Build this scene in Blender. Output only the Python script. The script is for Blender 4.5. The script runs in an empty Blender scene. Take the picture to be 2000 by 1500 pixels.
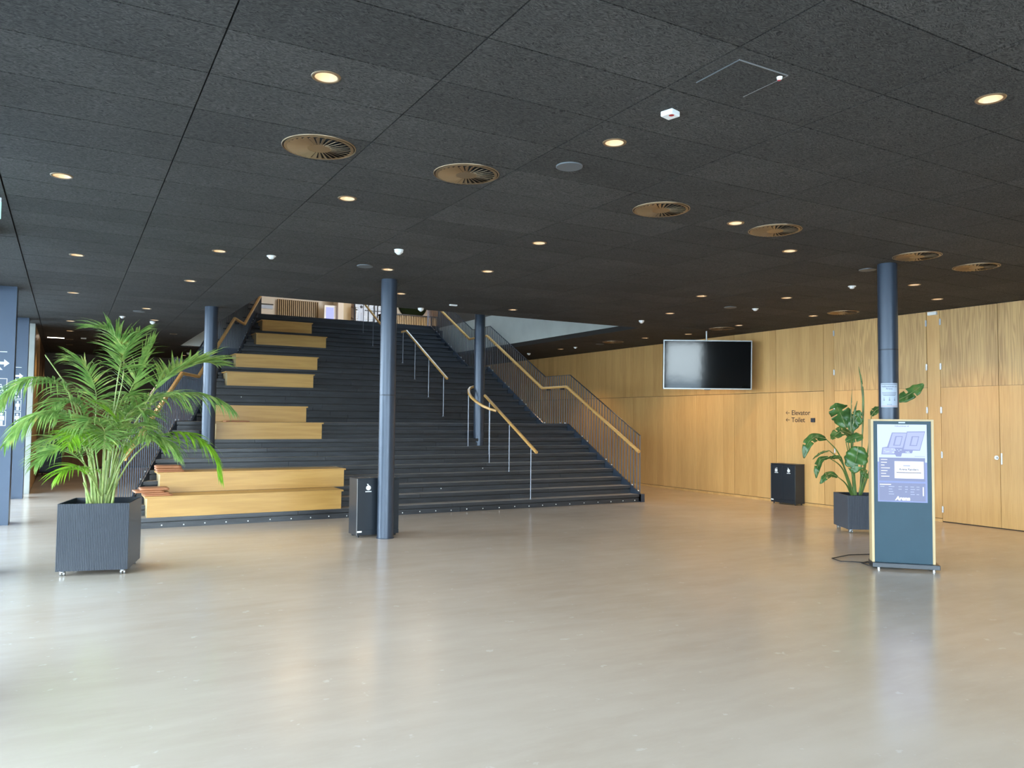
import bpy, bmesh, math, random
from mathutils import Vector, Matrix, noise as mnoise
random.seed(11)
C = bpy.context.scene.collection
S = bpy.context.scene
PI = math.pi

# ------------------------------------------------------------------ camera
cam = bpy.data.cameras.new('camera')
cam.sensor_fit = 'HORIZONTAL'; cam.sensor_width = 36.0
cam.lens = 1529.41 * 36.0 / 2000.0
cam.clip_start = 0.05; cam.clip_end = 300
co = bpy.data.objects.new('camera', cam); C.objects.link(co)
def cam_matrix(yaw, pitch, roll, loc):
    f = Vector((math.sin(yaw)*math.cos(pitch), math.cos(yaw)*math.cos(pitch), math.sin(pitch)))
    r = Vector((math.cos(yaw), -math.sin(yaw), 0)); u = r.cross(f)
    r2 = r*math.cos(roll) + u*math.sin(roll); u2 = -r*math.sin(roll) + u*math.cos(roll)
    m = Matrix((r2, u2, -f)).transposed().to_4x4(); m.translation = loc
    return m
co.matrix_world = cam_matrix(0.5161685, 0.0464337, 0.0096242, Vector((0, 0, 1.679)))
S.camera = co

# ------------------------------------------------------------------ world: bright overcast sky
w = bpy.data.worlds.new('sky'); S.world = w; w.use_nodes = True
nt = w.node_tree; nt.nodes.clear()
out = nt.nodes.new('ShaderNodeOutputWorld'); bg = nt.nodes.new('ShaderNodeBackground')
tc = nt.nodes.new('ShaderNodeTexCoord'); sx = nt.nodes.new('ShaderNodeSeparateXYZ'); rp = nt.nodes.new('ShaderNodeValToRGB')
nt.links.new(tc.outputs['Generated'], sx.inputs[0]); nt.links.new(sx.outputs['Z'], rp.inputs[0])
rp.color_ramp.elements[0].position = 0.0; rp.color_ramp.elements[0].color = (.80, .90, 1.0, 1)
rp.color_ramp.elements[1].position = 0.7; rp.color_ramp.elements[1].color = (.52, .72, 1.0, 1)
nt.links.new(rp.outputs[0], bg.inputs[0]); bg.inputs[1].default_value = SKY_STRENGTH = 15.0
nt.links.new(bg.outputs[0], out.inputs[0])

# ------------------------------------------------------------------ exposure
S.view_settings.view_transform = 'Standard'; S.view_settings.look = 'None'
S.view_settings.gamma = 1.0; S.view_settings.use_curve_mapping = False
S.view_settings.exposure = 0.56

# daylight portals in the glass fronts and added skylight, warm lamps over the upper floor
def area(name, loc, rot, sx_, sy_, energy=0, color=(1, 1, 1), portal=False):
    l = bpy.data.lights.new(name, 'AREA'); l.shape = 'RECTANGLE'; l.size = sx_; l.size_y = sy_
    l.energy = energy; l.color = color
    if portal: l.cycles.is_portal = True
    o = bpy.data.objects.new(name, l); C.objects.link(o); o.location = loc; o.rotation_euler = rot
    return o
area('window_portal', (-1.05, 7.2, 1.85), (0, -PI/2, 0), 3.6, 24.0, 10, portal=True)
area('window_portal', (3.0, -4.4, 1.85), (PI/2, 0, 0), 8.2, 3.6, 10, portal=True)
area('window_portal', (10.15, 20.5, 8.19), (0, 0, 0), .7, 7.0, 10, portal=True)
for x, y in ((4.0, 21.5), (7.2, 28.0), (10.0, 28.0), (12.6, 28.0)):
    area('upper_warm_light', (x, y, 7.7), (0, 0, 0), 1.2, 2.4, 8 if x < 5 else 26, (1.0, .74, .45))  # the weak one over the stair void is added to brighten the concrete

# ------------------------------------------------------------------ materials
def newmat(name):
    m = bpy.data.materials.new(name); m.use_nodes = True
    n = m.node_tree.nodes; l = m.node_tree.links
    return m, n, l, n['Principled BSDF']
def plain(name, col, rough=.5, metal=0.0, spec=.5, noise=0.0, nscale=30.0, bump=0.0):
    m, n, l, b = newmat(name)
    b.inputs['Base Color'].default_value = (*col, 1); b.inputs['Roughness'].default_value = rough
    b.inputs['Metallic'].default_value = metal; b.inputs['Specular IOR Level'].default_value = spec
    if noise or bump:
        g = n.new('ShaderNodeNewGeometry'); t = n.new('ShaderNodeTexNoise'); t.inputs['Scale'].default_value = nscale
        t.inputs['Detail'].default_value = 4
        l.new(g.outputs['Position'], t.inputs['Vector'])
        if noise:
            mx = n.new('ShaderNodeMix'); mx.data_type = 'RGBA'
            mx.inputs[6].default_value = (*[c*(1-noise) for c in col], 1); mx.inputs[7].default_value = (*[min(1, c*(1+noise)) for c in col], 1)
            l.new(t.outputs[0], mx.inputs[0]); l.new(mx.outputs[2], b.inputs['Base Color'])
        if bump:
            bp = n.new('ShaderNodeBump'); bp.inputs['Strength'].default_value = bump; bp.inputs['Distance'].default_value = .01
            l.new(t.outputs[0], bp.inputs['Height']); l.new(bp.outputs[0], b.inputs['Normal'])
    return m
def emit(name, col, s):
    m, n, l, b = newmat(name)
    b.inputs['Base Color'].default_value = (0, 0, 0, 1)
    b.inputs['Emission Color'].default_value = (*col, 1); b.inputs['Emission Strength'].default_value = s
    b.inputs['Roughness'].default_value = .5; b.inputs['Specular IOR Level'].default_value = .25
    return m
def oak(name, light, dark, axis='Z', rough=.42, figure=.35, strip=.2, contrast=1.0, vary=.10, rings=26.0, cross=5.0):
    """Oak veneer: grain runs along `axis`; leaves of veneer about `strip` wide; random shade per piece."""
    m, n, l, b = newmat(name)
    g = n.new('ShaderNodeNewGeometry'); oi = n.new('ShaderNodeObjectInfo')
    off = n.new('ShaderNodeVectorMath'); off.operation = 'MULTIPLY_ADD'
    cmb = n.new('ShaderNodeCombineXYZ')
    for i in range(3): l.new(oi.outputs['Random'], cmb.inputs[i])
    l.new(cmb.outputs[0], off.inputs[0]); off.inputs[1].default_value = (7.3, 11.1, 5.7); l.new(g.outputs['Position'], off.inputs[2])
    def mp(sc):
        k = n.new('ShaderNodeMapping'); k.inputs['Scale'].default_value = sc; l.new(off.outputs[0], k.inputs[0]); return k
    along = {'X': 0, 'Y': 1, 'Z': 2}[axis]
    s1 = [cross]*3; s1[along] = .45
    s2 = [120.0]*3; s2[along] = 3.0
    n1 = n.new('ShaderNodeTexNoise'); n1.inputs['Scale'].default_value = 1; n1.inputs['Detail'].default_value = 2; l.new(mp(s1).outputs[0], n1.inputs[0])
    # growth-ring figure: contour lines of the stretched noise
    mul = n.new('ShaderNodeMath'); mul.operation = 'MULTIPLY'; mul.inputs[1].default_value = rings; l.new(n1.outputs[0], mul.inputs[0])
    sn = n.new('ShaderNodeMath'); sn.operation = 'SINE'; l.new(mul.outputs[0], sn.inputs[0])
    f1 = n.new('ShaderNodeMapRange'); f1.inputs[1].default_value = -1; f1.inputs[2].default_value = 1; l.new(sn.outputs[0], f1.inputs[0])
    n2 = n.new('ShaderNodeTexNoise'); n2.inputs['Scale'].default_value = 1; n2.inputs['Detail'].default_value = 3; l.new(mp(s2).outputs[0], n2.inputs[0])
    s3 = [1.0/strip]*3; s3[along] = .0001
    sep = n.new('ShaderNodeVectorMath'); sep.operation = 'FLOOR'; l.new(mp(s3).outputs[0], sep.inputs[0])
    wn = n.new('ShaderNodeTexWhiteNoise'); wn.noise_dimensions = '3D'; l.new(sep.outputs[0], wn.inputs['Vector'])
    a1 = n.new('ShaderNodeMix'); a1.data_type = 'FLOAT'; a1.inputs[0].default_value = figure; l.new(n2.outputs[0], a1.inputs[2]); l.new(f1.outputs[0], a1.inputs[3])
    a2 = n.new('ShaderNodeMix'); a2.data_type = 'FLOAT'; a2.inputs[0].default_value = .28; l.new(a1.outputs[0], a2.inputs[2]); l.new(wn.outputs['Value'], a2.inputs[3])
    cr = n.new('ShaderNodeValToRGB')
    cr.color_ramp.elements[0].position = .5-.32/contrast; cr.color_ramp.elements[0].color = (*dark, 1)
    cr.color_ramp.elements[1].position = .5+.28/contrast; cr.color_ramp.elements[1].color = (*light, 1)
    l.new(a2.outputs[0], cr.inputs[0])
    hs = n.new('ShaderNodeHueSaturation'); l.new(cr.outputs[0], hs.inputs['Color'])
    mr = n.new('ShaderNodeMapRange'); mr.inputs[3].default_value = 1-vary; mr.inputs[4].default_value = 1+vary; l.new(oi.outputs['Random'], mr.inputs[0]); l.new(mr.outputs[0], hs.inputs['Value'])
    l.new(hs.outputs[0], b.inputs['Base Color']); b.inputs['Roughness'].default_value = rough
    bp = n.new('ShaderNodeBump'); bp.inputs['Strength'].default_value = .12; bp.inputs['Distance'].default_value = .003
    l.new(n2.outputs[0], bp.inputs['Height']); l.new(bp.outputs[0], b.inputs['Normal'])
    return m

M = {}
M['oak_wall'] = oak('oak_wall', (.70, .43, .165), (.50, .275, .09), 'Z', .42, .12, .17, 1.0, .07)
M['oak_figured'] = oak('oak_figured', (.62, .385, .15), (.40, .225, .08), 'Z', .42, .60, .24, 1.0, .05, 64, 9.0)
M['oak_bench'] = oak('oak_bench', (.64, .375, .11), (.46, .24, .055), 'X', .38, .30, .5, 1.0, .06)
M['oak_rail'] = oak('oak_rail', (.72, .42, .14), (.50, .26, .07), 'Y', .35, .15, .5, 1.0, .04)
M['oak_frame'] = oak('oak_frame', (.52, .40, .22), (.42, .31, .16), 'Z', .45, .15, .2, 1.0, .04)
M['oak_tan'] = oak('oak_tan', (.38, .27, .14), (.27, .18, .09), 'Z', .5, .15, .2, 1.0, .05)
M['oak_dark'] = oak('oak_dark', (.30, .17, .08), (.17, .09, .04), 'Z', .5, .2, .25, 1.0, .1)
M['steel_fin'] = plain('blued_steel', (.068, .092, .135), .34, .35, .5, .04, 3)
M['steel_blue'] = plain('blackened_steel', (.040, .055, .082), .33, .30, .5, .04, 3)
M['steel_dark'] = plain('painted_steel', (.022, .027, .036), .38, .3, .5, .15, 14)
M['baluster'] = plain('baluster_lit_steel', (.20, .215, .25), .32, .6, .6)  # paler copy of the railing steel, window light put into the colour
M['baluster_shaded'] = plain('baluster_shaded_steel', (.035, .047, .070), .40, .2, .4)  # darker copy of the same steel for the railing in less light
M['bin'] = plain('bin_lacquer', (.018, .024, .032), .3, .1, .5)
M['bin_edge'] = plain('bin_edge', (.25, .25, .25), .4, .5)
M['white'] = plain('white_plastic', (.80, .80, .78), .4)
M['white_print'] = plain('white_print', (.85, .88, .9), .6)
M['red'] = plain('red_plastic', (.45, .02, .03), .4)
M['chrome'] = plain('chrome', (.42, .43, .45), .35, 1.0)
M['planter'] = plain('planter_black', (.013, .018, .028), .36, .15, .5, .15, 25)
M['planter_dark'] = plain('planter_dark', (.012, .018, .032), .40, .1, .5, .15, 25)
M['rubber'] = plain('black_rubber', (.012, .012, .014), .6)
M['bronze'] = plain('bronze', (.30, .205, .115), .38, .75)
M['bronze_rim'] = plain('bronze_rim', (.34, .25, .16), .3, .8)
M['void'] = plain('dark_void', (.004, .004, .005), .9)
M['grille'] = plain('speaker_grille', (.13, .14, .15), .55, .3)
M['concrete'] = plain('concrete', (.58, .58, .52), .75, 0, .3, .14, 2.2, .15)
M['concrete_post'] = plain('concrete_post', (.44, .45, .41), .75, 0, .3, .12, 5, .15)
M['plaster'] = plain('plaster', (.62, .56, .47), .7)
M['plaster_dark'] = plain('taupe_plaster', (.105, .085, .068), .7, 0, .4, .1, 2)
M['paper'] = plain('paper', (.42, .48, .58), .6)
M['ink'] = plain('ink', (.03, .035, .05), .6)
M['ink_brown'] = plain('wall_lettering', (.055, .03, .02), .5)
M['ink_grey'] = plain('grey_ink', (.09, .10, .15), .6)
M['ink_red'] = plain('red_ink', (.45, .16, .10), .6)
M['leather'] = plain('copper_leather', (.44, .185, .085), .42, .1, .5, .12, 40)
M['soil'] = plain('leca_soil', (.10, .055, .04), .9, 0, .2, .5, 60, .6)
M['glass_black'] = plain('tv_glass', (.004, .005, .006), .07, 0, .40, 0, 1.6, .12)
M['silver'] = plain('silver_bezel', (.42, .44, .45), .35, .8)
M['kiosk_lower'] = plain('kiosk_glass', (.022, .055, .078), .34, 0, .18, .1, 3)
M['slat_gap'] = plain('slat_backing', (.02, .014, .01), .8)
M['moss'] = plain('moss', (.012, .02, .008), .95, 0, .1, .6, 40, .9)
M['trim_black'] = plain('black_trim', (.012, .012, .012), .5)
M['paving'] = plain('paving', (.34, .34, .33), .8, 0, .3, .15, .8)
M['lamp'] = emit('lamp_glow', (1.0, .84, .62), 75)
M['led'] = emit('led_strip', (1.0, .85, .68), 12)
M['bulb'] = emit('bulb', (1.0, .85, .65), 25)
M['reflector'] = plain('warm_reflector', (.48, .38, .27), .45, .2)
M['scr_pale'] = emit('screen_pale', (.58, .70, 1.0), .92)
M['scr_mid'] = emit('screen_mid', (.32, .42, .80), .75)
M['scr_mid2'] = emit('screen_mid_grey', (.30, .36, .60), .72)
M['scr_deep'] = emit('screen_deep', (.20, .27, .55), .55)
M['scr_map'] = emit('screen_map', (.46, .53, .86), .80)
M['scr_map2'] = emit('screen_map_edge', (.33, .39, .70), .70)
M['scr_white'] = emit('screen_white', (.86, .93, 1.0), 1.05)
M['scr_ink'] = emit('screen_ink', (.22, .26, .42), .5)
M['scr_violet'] = emit('screen_violet', (.35, .38, .95), 1.0)

def ceiling_mat():
    m, n, l, b = newmat('wood_wool_black')
    g = n.new('ShaderNodeNewGeometry'); oi = n.new('ShaderNodeObjectInfo')
    # fibres: stretched, warped noise in two directions
    wz = n.new('ShaderNodeTexNoise'); wz.inputs['Scale'].default_value = 9; l.new(g.outputs['Position'], wz.inputs[0])
    add = n.new('ShaderNodeVectorMath'); add.operation = 'MULTIPLY_ADD'; l.new(wz.outputs['Color'], add.inputs[0]); add.inputs[1].default_value = (.10, .10, .10); l.new(g.outputs['Position'], add.inputs[2])
    hs = []
    for rot, sc in ((.5, (44, 190, 10)), (-.45, (48, 180, 10)), (1.5, (40, 170, 10))):
        k = n.new('ShaderNodeMapping'); k.inputs['Rotation'].default_value = (0, 0, rot); k.inputs['Scale'].default_value = sc
        l.new(add.outputs[0], k.inputs[0])
        t = n.new('ShaderNodeTexNoise'); t.inputs['Scale'].default_value = 1; t.inputs['Detail'].default_value = 2; l.new(k.outputs[0], t.inputs[0]); hs.append(t)
    mx = n.new('ShaderNodeMath'); mx.operation = 'MAXIMUM'; l.new(hs[0].outputs[0], mx.inputs[0]); l.new(hs[1].outputs[0], mx.inputs[1])
    mx2 = n.new('ShaderNodeMath'); mx2.operation = 'MAXIMUM'; l.new(mx.outputs[0], mx2.inputs[0]); l.new(hs[2].outputs[0], mx2.inputs[1])
    big = n.new('ShaderNodeTexNoise'); big.inputs['Scale'].default_value = 2.0; l.new(g.outputs['Position'], big.inputs[0])
    cr = n.new('ShaderNodeValToRGB'); cr.color_ramp.elements[0].position = .42; cr.color_ramp.elements[0].color = (.0075, .007, .0066, 1)
    cr.color_ramp.elements[1].position = .80; cr.color_ramp.elements[1].color = (.108, .102, .094, 1)
    l.new(mx2.outputs[0], cr.inputs[0])
    v = n.new('ShaderNodeMath'); v.operation = 'MULTIPLY_ADD'; l.new(big.outputs[0], v.inputs[0]); v.inputs[1].default_value = .5; v.inputs[2].default_value = .75
    r2 = n.new('ShaderNodeMapRange'); r2.inputs[3].default_value = .85; r2.inputs[4].default_value = 1.15; l.new(oi.outputs['Random'], r2.inputs[0])
    vv = n.new('ShaderNodeMath'); vv.operation = 'MULTIPLY'; l.new(v.outputs[0], vv.inputs[0]); l.new(r2.outputs[0], vv.inputs[1])
    h = n.new('ShaderNodeHueSaturation'); l.new(cr.outputs[0], h.inputs['Color']); l.new(vv.outputs[0], h.inputs['Value'])
    l.new(h.outputs[0], b.inputs['Base Color']); b.inputs['Roughness'].default_value = .85; b.inputs['Specular IOR Level'].default_value = .3
    bp = n.new('ShaderNodeBump'); bp.inputs['Strength'].default_value = .8; bp.inputs['Distance'].default_value = .006
    l.new(mx2.outputs[0], bp.inputs['Height']); l.new(bp.outputs[0], b.inputs['Normal'])
    return m
M['ceiling'] = ceiling_mat()

def floor_mat():
    m, n, l, b = newmat('polished_concrete')
    g = n.new('ShaderNodeNewGeometry')
    def tex(scale, detail=4, sc=(1, 1, 1), rough=.55, rot=0):
        k = n.new('ShaderNodeMapping'); k.inputs['Scale'].default_value = sc; k.inputs['Rotation'].default_value = (0, 0, rot); l.new(g.outputs['Position'], k.inputs[0])
        t = n.new('ShaderNodeTexNoise'); t.inputs['Scale'].default_value = scale; t.inputs['Detail'].default_value = detail
        t.inputs['Roughness'].default_value = rough; l.new(k.outputs[0], t.inputs[0]); return t
    t1 = tex(.55, 5); t2 = tex(1.6, 3, (.6, 3.0, 1), .5, .35); t3 = tex(14, 3, (.5, 2, 1), .6, .4)
    cr = n.new('ShaderNodeValToRGB')
    cr.color_ramp.elements[0].position = .30; cr.color_ramp.elements[0].color = (.505, .412, .325, 1)
    cr.color_ramp.elements[1].position = .72; cr.color_ramp.elements[1].color = (.61, .522, .43, 1)
    mx = n.new('ShaderNodeMix'); mx.data_type = 'FLOAT'; mx.inputs[0].default_value = .35; l.new(t1.outputs[0], mx.inputs[2]); l.new(t2.outputs[0], mx.inputs[3])
    l.new(mx.outputs[0], cr.inputs[0])
    # pale trowel smears and scuffs
    t4 = tex(3.0, 6, (.8, 2.6, 1), .66, .45); e2 = n.new('ShaderNodeMapRange'); e2.inputs[1].default_value = .45; e2.inputs[2].default_value = .85; e2.inputs[4].default_value = .6; l.new(t4.outputs[0], e2.inputs[0])
    c2 = n.new('ShaderNodeMix'); c2.data_type = 'RGBA'; l.new(e2.outputs[0], c2.inputs[0]); l.new(cr.outputs[0], c2.inputs[6]); c2.inputs[7].default_value = (.62, .53, .44, 1)
    l.new(c2.outputs[2], b.inputs['Base Color'])
    t6 = tex(7.5, 3, (1, 1, 1), .6); e4 = n.new('ShaderNodeMapRange'); e4.inputs[1].default_value = .665; e4.inputs[2].default_value = .71; e4.inputs[4].default_value = .38; l.new(t6.outputs[0], e4.inputs[0])
    c3 = n.new('ShaderNodeMix'); c3.data_type = 'RGBA'; l.new(e4.outputs[0], c3.inputs[0]); l.new(c2.outputs[2], c3.inputs[6]); c3.inputs[7].default_value = (.74, .70, .64, 1)
    l.new(c3.outputs[2], b.inputs['Base Color'])
    t5 = tex(.9, 3)
    rr = n.new('ShaderNodeMapRange'); rr.inputs[1].default_value = .3; rr.inputs[2].default_value = .7; rr.inputs[3].default_value = .16; rr.inputs[4].default_value = .24
    l.new(t5.outputs[0], rr.inputs[0]); l.new(rr.outputs[0], b.inputs['Roughness']); b.inputs['Specular IOR Level'].default_value = .75
    bp = n.new('ShaderNodeBump'); bp.inputs['Strength'].default_value = .05; bp.inputs['Distance'].default_value = .002
    l.new(t3.outputs[0], bp.inputs['Height']); l.new(bp.outputs[0], b.inputs['Normal'])
    return m
M['floor'] = floor_mat()

def stair_mat(name, c0, c1, rough):
    m, n, l, b = newmat(name)
    g = n.new('ShaderNodeNewGeometry'); oi = n.new('ShaderNodeObjectInfo')
    k = n.new('ShaderNodeMapping'); k.inputs['Scale'].default_value = (3, 40, 40); l.new(g.outputs['Position'], k.inputs[0])
    t = n.new('ShaderNodeTexNoise'); t.inputs['Scale'].default_value = 1; t.inputs['Detail'].default_value = 4; l.new(k.outputs[0], t.inputs[0])
    cr = n.new('ShaderNodeValToRGB'); cr.color_ramp.elements[0].position = .3; cr.color_ramp.elements[0].color = (*c0, 1)
    cr.color_ramp.elements[1].position = .75; cr.color_ramp.elements[1].color = (*c1, 1); l.new(t.outputs[0], cr.inputs[0])
    # worn, chalky scuffs
    s = n.new('ShaderNodeTexNoise'); s.inputs['Scale'].default_value = 2.2; s.inputs['Detail'].default_value = 6; s.inputs['Roughness'].default_value = .75; l.new(g.outputs['Position'], s.inputs[0])
    sr = n.new('ShaderNodeMapRange'); sr.inputs[1].default_value = .66; sr.inputs[2].default_value = .78; sr.inputs[4].default_value = .45; l.new(s.outputs[0], sr.inputs[0])
    mx = n.new('ShaderNodeMix'); mx.data_type = 'RGBA'; l.new(sr.outputs[0], mx.inputs[0]); l.new(cr.outputs[0], mx.inputs[6]); mx.inputs[7].default_value = (.12, .13, .15, 1)
    # foot-worn, dusty upper faces
    sn_ = n.new('ShaderNodeSeparateXYZ'); l.new(g.outputs['Normal'], sn_.inputs[0]); um = n.new('ShaderNodeMapRange'); um.inputs[1].default_value = .7; um.inputs[2].default_value = .9; um.inputs[4].default_value = .85; l.new(sn_.outputs['Z'], um.inputs[0])
    mu = n.new('ShaderNodeMix'); mu.data_type = 'RGBA'; l.new(um.outputs[0], mu.inputs[0]); l.new(mx.outputs[2], mu.inputs[6]); mu.inputs[7].default_value = (.42, .375, .33, 1)
    h = n.new('ShaderNodeHueSaturation'); l.new(mu.outputs[2], h.inputs['Color'])
    r2 = n.new('ShaderNodeMapRange'); r2.inputs[3].default_value = .8; r2.inputs[4].default_value = 1.2; l.new(oi.outputs['Random'], r2.inputs[0]); l.new(r2.outputs[0], h.inputs['Value'])
    l.new(h.outputs[0], b.inputs['Base Color']); b.inputs['Roughness'].default_value = rough
    return m
M['tread'] = stair_mat('black_stained_tread', (.020, .022, .026), (.046, .050, .058), .40)
M['riser'] = stair_mat('black_stained_riser', (.020, .022, .026), (.044, .048, .056), .42)

def glass_mat():
    m, n, l, b = newmat('window_glass'); n.remove(b)
    o = n['Material Output']; tr = n.new('ShaderNodeBsdfTransparent'); gl = n.new('ShaderNodeBsdfGlossy'); gl.inputs['Roughness'].default_value = .01
    tr.inputs[0].default_value = (.93, .96, .95, 1)
    fr = n.new('ShaderNodeFresnel'); mx = n.new('ShaderNodeMixShader'); ge = n.new('ShaderNodeNewGeometry'); sb = n.new('ShaderNodeMath'); sb.operation = 'SUBTRACT'; sb.inputs[0].default_value = 1; l.new(ge.outputs['Backfacing'], sb.inputs[1])
    fm = n.new('ShaderNodeMath'); fm.operation = 'MULTIPLY'; l.new(fr.outputs[0], fm.inputs[0]); l.new(sb.outputs[0], fm.inputs[1]); l.new(fm.outputs[0], mx.inputs[0]); l.new(tr.outputs[0], mx.inputs[1]); l.new(gl.outputs[0], mx.inputs[2]); l.new(mx.outputs[0], o.inputs[0])
    return m
M['glass'] = glass_mat()

def leaf_mat(name, c0, c1, tip=None, scale=9, rough=.38, trans=.35, tipmix=.5):
    m, n, l, b = newmat(name)
    g = n.new('ShaderNodeNewGeometry'); t = n.new('ShaderNodeTexNoise'); t.inputs['Scale'].default_value = scale; t.inputs['Detail'].default_value = 3; l.new(g.outputs['Position'], t.inputs[0])
    cr = n.new('ShaderNodeValToRGB'); cr.color_ramp.elements[0].position = .35; cr.color_ramp.elements[0].color = (*c0, 1)
    cr.color_ramp.elements[1].position = .62; cr.color_ramp.elements[1].color = (*c1, 1)
    if tip:
        e = cr.color_ramp.elements.new(.78); e.color = (*tip, 1)
    l.new(t.outputs[0], cr.inputs[0]); l.new(cr.outputs[0], b.inputs['Base Color']); b.inputs['Roughness'].default_value = rough
    tl = n.new('ShaderNodeBsdfTranslucent'); l.new(cr.outputs[0], tl.inputs[0]); mx = n.new('ShaderNodeMixShader'); mx.inputs[0].default_value = trans
    l.new(b.outputs[0], mx.inputs[1]); l.new(tl.outputs[0], mx.inputs[2]); l.new(mx.outputs[0], n['Material Output'].inputs[0])
    return m
M['palm'] = leaf_mat('palm_leaf', (.13, .27, .06), (.31, .47, .13), (.55, .48, .13))
M['palm_bright'] = leaf_mat('palm_leaf_young', (.16, .36, .02), (.28, .50, .04), None)
M['palm_stem'] = leaf_mat('palm_stem', (.20, .30, .07), (.40, .46, .16), (.45, .38, .16), 14, .45, .05)
M['strel'] = leaf_mat('broad_leaf', (.035, .105, .026), (.095, .22, .055), (.20, .19, .05), 6, .28, .22)
M['strel_rib'] = leaf_mat('leaf_rib', (.22, .27, .10), (.30, .34, .14), None, 9, .4, .1)
M['strel_stem'] = leaf_mat('broad_leaf_stem', (.06, .13, .03), (.13, .22, .05), (.14, .10, .04), 7, .4, .05)

# ------------------------------------------------------------------ mesh helpers
class MB:
    def __init__(s): s.v = []; s.f = []; s.sm = []
    def add(s, vs, fs, smooth=False):
        o = len(s.v); s.v += [tuple(p) for p in vs]
        for f in fs: s.f.append(tuple(i+o for i in f)); s.sm.append(smooth)
    def box(s, x0, x1, y0, y1, z0, z1, mat=None):
        vs = [Vector((x, y, z)) for x in (x0, x1) for y in (y0, y1) for z in (z0, z1)]
        if mat is not None: vs = [mat @ p for p in vs]
        s.add(vs, [(0, 1, 3, 2), (4, 6, 7, 5), (0, 4, 5, 1), (2, 3, 7, 6), (0, 2, 6, 4), (1, 5, 7, 3)])
    def prism(s, poly, z0, z1, mat=None):       # convex or simple polygon in XY, counter-clockwise
        n = len(poly); vs = [Vector((x, y, z0)) for x, y in poly] + [Vector((x, y, z1)) for x, y in poly]
        if mat is not None: vs = [mat @ p for p in vs]
        s.add(vs, [tuple(range(n))[::-1], tuple(range(n, 2*n))] + [(i, (i+1) % n, n+(i+1) % n, n+i) for i in range(n)])
    def tube(s, pts, r, n=8, closed_ends=True, flat=None):
        """Sweep a circle (or, with flat=(w,h), a rounded rectangle) along pts."""
        pts = [Vector(p) for p in pts]; rings = []
        for i, p in enumerate(pts):
            a = pts[max(i-1, 0)]; b = pts[min(i+1, len(pts)-1)]; t = (b-a).normalized()
            ref = Vector((0, 0, 1)) if abs(t.z) < .95 else Vector((1, 0, 0))
            u = t.cross(ref).normalized(); w_ = u.cross(t).normalized()
            rr = r[i] if isinstance(r, (list, tuple)) else r
            k = 1.0
            if 0 < i < len(pts)-1:
                c = (pts[i]-pts[i-1]).normalized().dot((pts[i+1]-pts[i]).normalized()); k = 1/max(.5, math.sqrt(max(.25, (1+c)/2)))
            ring = []
            if flat:
                wd, hg = flat; ch = min(wd, hg)*.22
                for x, y in ((wd/2-ch, hg/2), (wd/2, hg/2-ch), (wd/2, -hg/2+ch), (wd/2-ch, -hg/2), (-wd/2+ch, -hg/2), (-wd/2, -hg/2+ch), (-wd/2, hg/2-ch), (-wd/2+ch, hg/2)):
                    ring.append(p+u*x+w_*y*k)
            else:
                for j in range(n): ang = 2*PI*j/n; ring.append(p+(u*math.cos(ang)+w_*math.sin(ang))*rr)
            rings.append(ring)
        m_ = len(rings[0]); vs = [q for rg in rings for q in rg]; fs = []
        for i in range(len(rings)-1):
            for j in range(m_): fs.append((i*m_+j, i*m_+(j+1) % m_, (i+1)*m_+(j+1) % m_, (i+1)*m_+j))
        s.add(vs, fs, not flat)
        if closed_ends: s.add(rings[0], [tuple(range(m_))]); s.add(rings[-1], [tuple(range(m_))[::-1]])
    def lathe(s, prof, n=24, mat=None, smooth=True):
        vs = []
        for r, z in prof:
            for j in range(n): a = 2*PI*j/n; vs.append(Vector((r*math.cos(a), r*math.sin(a), z)))
        if mat is not None: vs = [mat @ p for p in vs]
        fs = [(i*n+j, i*n+(j+1) % n, (i+1)*n+(j+1) % n, (i+1)*n+j) for i in range(len(prof)-1) for j in range(n)]
        s.add(vs, fs, smooth)
    def disc(s, r, z, n=24, mat=None, up=True):
        vs = [Vector((r*math.cos(2*PI*j/n), r*math.sin(2*PI*j/n), z)) for j in range(n)]
        if mat is not None: vs = [mat @ p for p in vs]
        s.add(vs, [tuple(range(n)) if up else tuple(range(n))[::-1]])
    def mesh(s, name, mat=None):
        me = bpy.data.meshes.new(name); me.from_pydata(s.v, [], s.f); me.validate()
        if len(me.polygons) == len(s.sm): me.polygons.foreach_set('use_smooth', s.sm)
        if mat: me.materials.append(mat)
        return me
    def obj(s, name, mat, parent=None, bevel=0):
        o = bpy.data.objects.new(name, s.mesh(name, mat)); C.objects.link(o)
        if parent: o.parent = parent
        if bevel: bv = o.modifiers.new('bevel', 'BEVEL'); bv.width = bevel; bv.segments = 2; bv.limit_method = 'ANGLE'
        return o
def tag(o, label=None, cat=None, group=None, kind=None):
    if label: o['label'] = label
    if cat: o['category'] = cat
    if group: o['group'] = group
    if kind: o['kind'] = kind
    return o
def empty(name, loc=(0, 0, 0), rz=0, label=None, cat=None, group=None, kind=None):
    o = bpy.data.objects.new(name, None); C.objects.link(o); o.location = loc; o.rotation_euler = (0, 0, rz); o.empty_display_size = .2
    return tag(o, label, cat, group, kind)
def inst(name, me, parent, loc=(0, 0, 0), rot=(0, 0, 0)):
    o = bpy.data.objects.new(name, me); C.objects.link(o)
    if parent: o.parent = parent
    o.location = loc; o.rotation_euler = rot; return o
def copy_tree(o, parent=None):
    c = o.copy(); C.objects.link(c); c.parent = parent
    for ch in list(o.children): copy_tree(ch, c)
    return c
def B(x0, x1, y0, y1, z0, z1):
    m = MB(); m.box(x0, x1, y0, y1, z0, z1); return m
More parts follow.
